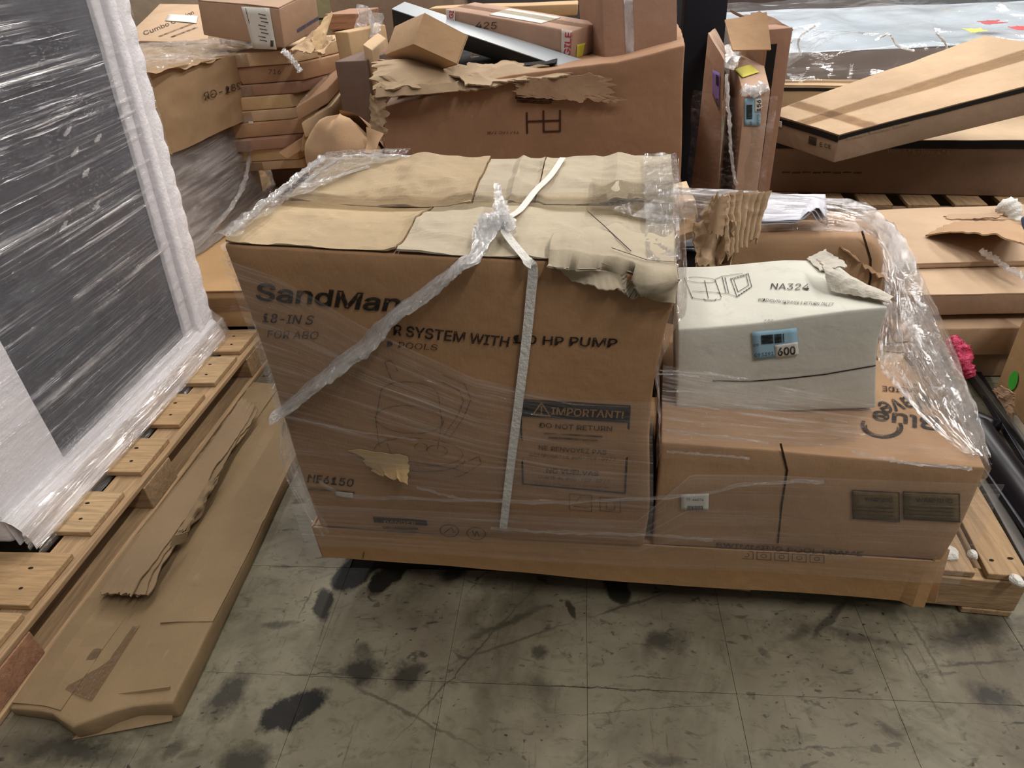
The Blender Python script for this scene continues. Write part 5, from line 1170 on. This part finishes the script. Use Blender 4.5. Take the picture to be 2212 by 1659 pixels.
# --- film-covered long boxes at the back right
fbx = Carton('long_film_box', 'long grey box under loose clear film along the back right', [V((.93, 4.22, .43)), V((3.2, 3.92, .43)), V((3.4, 5.6, .43)), V((1.1, 6.2, .43)), V((.93, 4.22, .70)), V((3.2, 3.92, .70)), V((3.4, 5.6, .72)), V((1.1, 6.2, .74))], plain('grey_carton', '8b7f78', .6), amp=.004, step=.2)
fbx.patch('foam_cover', 'top', 0, 1, 0, 1, plain('pale_blue_foam', 'aeb8c0', .6), .006, wav=.006)
bgc('support_carton', 'brown carton under the film-covered long grey box', [V((.98, 4.25, .002)), V((3.1, 3.97, .002)), V((3.3, 5.5, .002)), V((1.15, 6.0, .002)), V((.98, 4.25, .428)), V((3.1, 3.97, .428)), V((3.3, 5.5, .428)), V((1.15, 6.0, .428))], KR, flaps=None, step=.4)
fwr = thing('loose_film_cover', 'loose glossy clear film draped over the long grey box at back right', 'plastic film', (2.0, 4.4, .6))
LF = film('loose', .5, 1.4, 3, 5, .08, .5, base=.08, lo=.5, hi=.7)
def fLf(a, b):
    x = .86 + 2.3 * a
    if b < .3:
        t = b / .3; y = 4.13 - .14 * (x - .9) - .03 - .10 * (1 - t) * (.5 + .5 * math.sin(a * 11)); z = .50 + .22 * t + .05 * a * (1 - t)
    else:
        t = (b - .3) / .7; y = 4.10 - .14 * (x - .9) + t * 1.8; z = .72 + .04 * math.sin(t * 3.1) + .10 * t
    return V((x, y, z))
filmgrid('drape', fLf, 130, 90, LF, fwr, streak=.03, sx=7, sy=4, crumple=.014, cf=2.2)
filmgrid('hanging_corner', lambda a, b: ay(1655, 60, 3.6).lerp(ay(1655, 190, 3.1), a).lerp(ay(1900, 70, 3.9), b * (1 - a * .98)) + V((0, .02 * math.sin(a * 9), 0)), 50, 40, film('corner_drape', .5, 1.1, 2, 5, .1, .6, base=.06), fwr, streak=.01, sx=5, sy=6, crumple=.008, cf=4)
for k, pts in enumerate((((1890, 86), (1920, 74), (1940, 100), (1975, 110)), ((2022, 72), (2040, 90), (2045, 108), (2030, 125), (2003, 152)), ((1730, 120), (1725, 85), (1745, 66), (1762, 55)), ((1658, 135), (1690, 110), (1712, 88)), ((2130, 90), (2170, 93), (2210, 90)))):
    rope('strand', [ay(x, y, 3.85) for x, y in pts], .006, film('fold_bright', 1, 1.2, 1.5, 8, .1, 1.0, base=.6, lo=.3, hi=.6), fwr, n=40, m=8, rough=.9, flat=.6, seed=k)
for (x, y, m_, rw) in ((2140, 62, plain('red_print', 'c23a3a', .5), .05), (2205, 76, plain('red_print', 'c23a3a', .5), .04), (2105, 80, plain('yellow_label', 'd6cc58'), .04)):
    c = az(x, y, .735); sheet('printed_patch', [c + V((-rw, -.04, .03)), c + V((rw, -.05, .03)), c + V((rw, .05, .035)), c + V((-rw, .06, .035))], 12, 4, m_, fwr, amp=.004, jag=(.3, .3, .3, .3), thick=.001)
# dark stacks at the very back
for k, (x0, x1, y, zt_, m_, lb) in enumerate(((1.1, 2.6, 6.6, 1.25, cardboard('5c4a44', .2), 'dim brown carton stack against the back wall, right of the navy shade panel'), (2.65, 4.0, 6.6, 1.2, plain('dark_slate', '43474a', .8), 'dark slate wrapped stack against the back wall'), (4.05, 5.6, 6.5, 1.2, plain('dark_teal', '3e5a5e', .8), 'dark teal crate at the far right against the back wall'),
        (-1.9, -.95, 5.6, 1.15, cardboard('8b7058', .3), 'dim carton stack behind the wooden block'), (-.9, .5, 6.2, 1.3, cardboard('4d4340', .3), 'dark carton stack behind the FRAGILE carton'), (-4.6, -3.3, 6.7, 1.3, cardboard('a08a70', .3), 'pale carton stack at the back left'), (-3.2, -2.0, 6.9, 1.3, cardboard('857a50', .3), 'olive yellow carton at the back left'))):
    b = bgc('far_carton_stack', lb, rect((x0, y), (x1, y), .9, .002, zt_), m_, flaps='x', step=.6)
    for zz in (.33, .66): b.patch('seam', 'front', 0, 1, zz, zz + .01, plain('dark_joint_and_shade', '15110e', .9), .002, thick=False)
# --- right stack of flat cartons
KF = cardboard('b89470', .35)
def flatc(label, y0, y1, x0, x1, z0, z1, m, rot=.0, **k):
    return bgc('flat_carton', label, [V((x0, y0, z0)), V((x1, y0 + rot, z0)), V((x1, y1 + rot, z0)), V((x0, y1, z0)), V((x0, y0, z1)), V((x1, y0 + rot, z1)), V((x1, y1 + rot, z1)), V((x0, y1, z1))], m, **k)
flatc('lowest flat carton of the stack right of the load', 1.97, 2.6, .98, 2.5, .002, .098, cardboard('93714f', .4), flaps=None, amp=.003)
flatc('second flat carton from the floor right of the load', 1.945, 2.6, .98, 2.5, .102, .205, KF, flaps=None, amp=.003)
flatc('added dark filler for the shaded gap in the flat carton stack', 2.03, 2.6, 1.05, 2.45, .206, .228, plain('dark_joint_and_shade', '15110e', .9), flaps=None, amp=0)  # added black slab in place of the shade between two cartons
f3 = flatc('third flat carton from the floor right of the load', 1.985, 2.62, 1.0, 2.5, .230, .303, cardboard('a58262', .4), flaps=None, amp=.003)
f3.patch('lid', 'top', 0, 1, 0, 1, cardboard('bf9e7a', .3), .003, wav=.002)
f4 = flatc('topmost flat carton with a torn lid, right of the load', 2.17, 2.69, .95, 2.5, .309, .326, KF, flaps=None, amp=.003)
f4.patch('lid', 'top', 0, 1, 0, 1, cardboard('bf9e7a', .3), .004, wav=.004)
sheet('torn_flap', [az(1998, 508, .338), az(2230, 572, .40), az(2200, 478, .345), az(2060, 480, .340)], 50, 26, cardboard('b48d62', .4), f4.root, bulge=lambda a, b: .06 * math.sin(a * 2.2) * (1 - b), amp=.004, jag=(.12, 0, .1, .1), thick=.005, seed=4)
sheet('torn_flap', [az(2040, 474, .334), az(2160, 470, .345), az(2160, 461, .355), az(2050, 464, .334)], 20, 6, KF, f4.root, amp=.006, jag=(.4, .2, .3, .2), thick=.005, seed=6)
f4.patch('tape', 'top', .32, .52, .62, .72, tape_mat('b59a74', 'shiny'), .007, wav=.01, thick=False)
rope('film_strand', [az(2120, 540, .37), az(2170, 575, .35), az(2215, 600, .34)], .008, F_ROPE, f4.root, n=40, m=8, rough=.9)
fk_ = az(2185, 470, .42)
rope_ = rope('foam_end_cap', [ay(2168, 445, 2.62), ay(2186, 455, 2.58), ay(2196, 486, 2.54)], lambda t: .030 + .006 * math.sin(t * 6), FO, None, n=24, m=12, rough=.25)
rope_['label'] = 'white foam end cap poking up on the right flat carton stack'; rope_['category'] = 'foam'
nb = Carton('navy_tool_case', 'dark navy case edge at the right border above the flat cartons', prism(ay(2202, 470, 2.40), ay(2300, 462, 2.40), ay(2300, 530, 2.35), ay(2208, 512, 2.35), (.10, .08, .0)), plain('dark_navy_case', '20283a', .5), cat='case', amp=0, step=.3, r=.01)
# --- carton with the green dot, far right foreground
gq = [ay(2152, 838, 1.78), ay(2290, 1030, 1.30), ay(2400, 760, 1.30), ay(2214, 680, 1.78)]
gd = Carton('green_dot_carton', 'tan carton at the right edge with a round green sticker', prism(gq[3], gq[2], gq[1], gq[0], (.12, .16, -.02)), cardboard('b08a55', .4), amp=.003, step=.06, r=.005)
cdot = gd.uv('front', 2191, 822)
vs = []; 
for i in range(20): vs.append(ay(2191, 822, 1.70) + V((0, 0, 0)))
rr = [(cdot[0] + .060 * math.cos(i * math.pi / 10), cdot[1] + .115 * math.sin(i * math.pi / 10)) for i in range(20)]
mobj('green_sticker', [gd.pos('front', a, b, .003) for a, b in rr], [tuple(range(20))], plain('green_sticker', '3fae3a', .5), gd.root)
sheet('torn_flap', [ay(2150, 845, 1.74), ay(2196, 905, 1.62), ay(2215, 862, 1.62), ay(2165, 832, 1.72)], 14, 8, KF, gd.root, amp=.008, freq=18, ridged=True, jag=(.4, .2, 0, .2), thick=.004, seed=2)
# --- black metal rails on the floor at right
ML = plain('dark_steel', '24222a', .38, spec=.5, var=.2); MG = plain('worn_grey_steel', '5a5650', .45, spec=.5, var=.3, metal=.3)
def rail(name, label, p0, p1, w_, h_, z, m, grp='dark metal rails on the floor'):
    v, f = boardv((p0.x, p0.y), (p1.x, p1.y), w_, z, z + h_, min(w_, h_) * .2, 0, 0, .3)
    return single(name, label, 'rail', v, f, m, group=grp, smooth=True)
rail('metal_rail', 'thin dark rail nearest the flat carton stack on the floor', az(2088, 795, .02), az(2230, 985, .02), .018, .03, .003, MG)
rail('metal_rail', 'flat black rail beside the thin one on the floor', az(2105, 800, .02), az(2235, 1010, .02), .035, .02, .003, ML)
tb = rope('metal_tube', [az(2108, 925, .045), az(2150, 985, .045), az(2300, 1185, .045)], .040, ML, None, n=20, m=20, rough=0, twist=0); tb['label'] = 'thick black tube with a round end lying on the floor at right'; tb['category'] = 'tube'; tb['group'] = 'dark metal rails on the floor'
t2 = rope('metal_tube', [ay(2098, 905, 1.72) , ay(2150, 928, 1.66)], .030, ML, None, n=6, m=20, rough=0, twist=0); t2['label'] = 'short black tube end with a cap behind the thick tube'; t2['category'] = 'tube'; t2['group'] = 'dark metal rails on the floor'
rail('metal_rail', 'brownish angle rail beside the bare pallet corner', az(2125, 1035, .02), az(2290, 1330, .02), .030, .02, .003, MG)
rail('metal_rail', 'black rail next to the brownish angle rail', az(2118, 1010, .02), az(2290, 1265, .02), .016, .035, .003, ML)
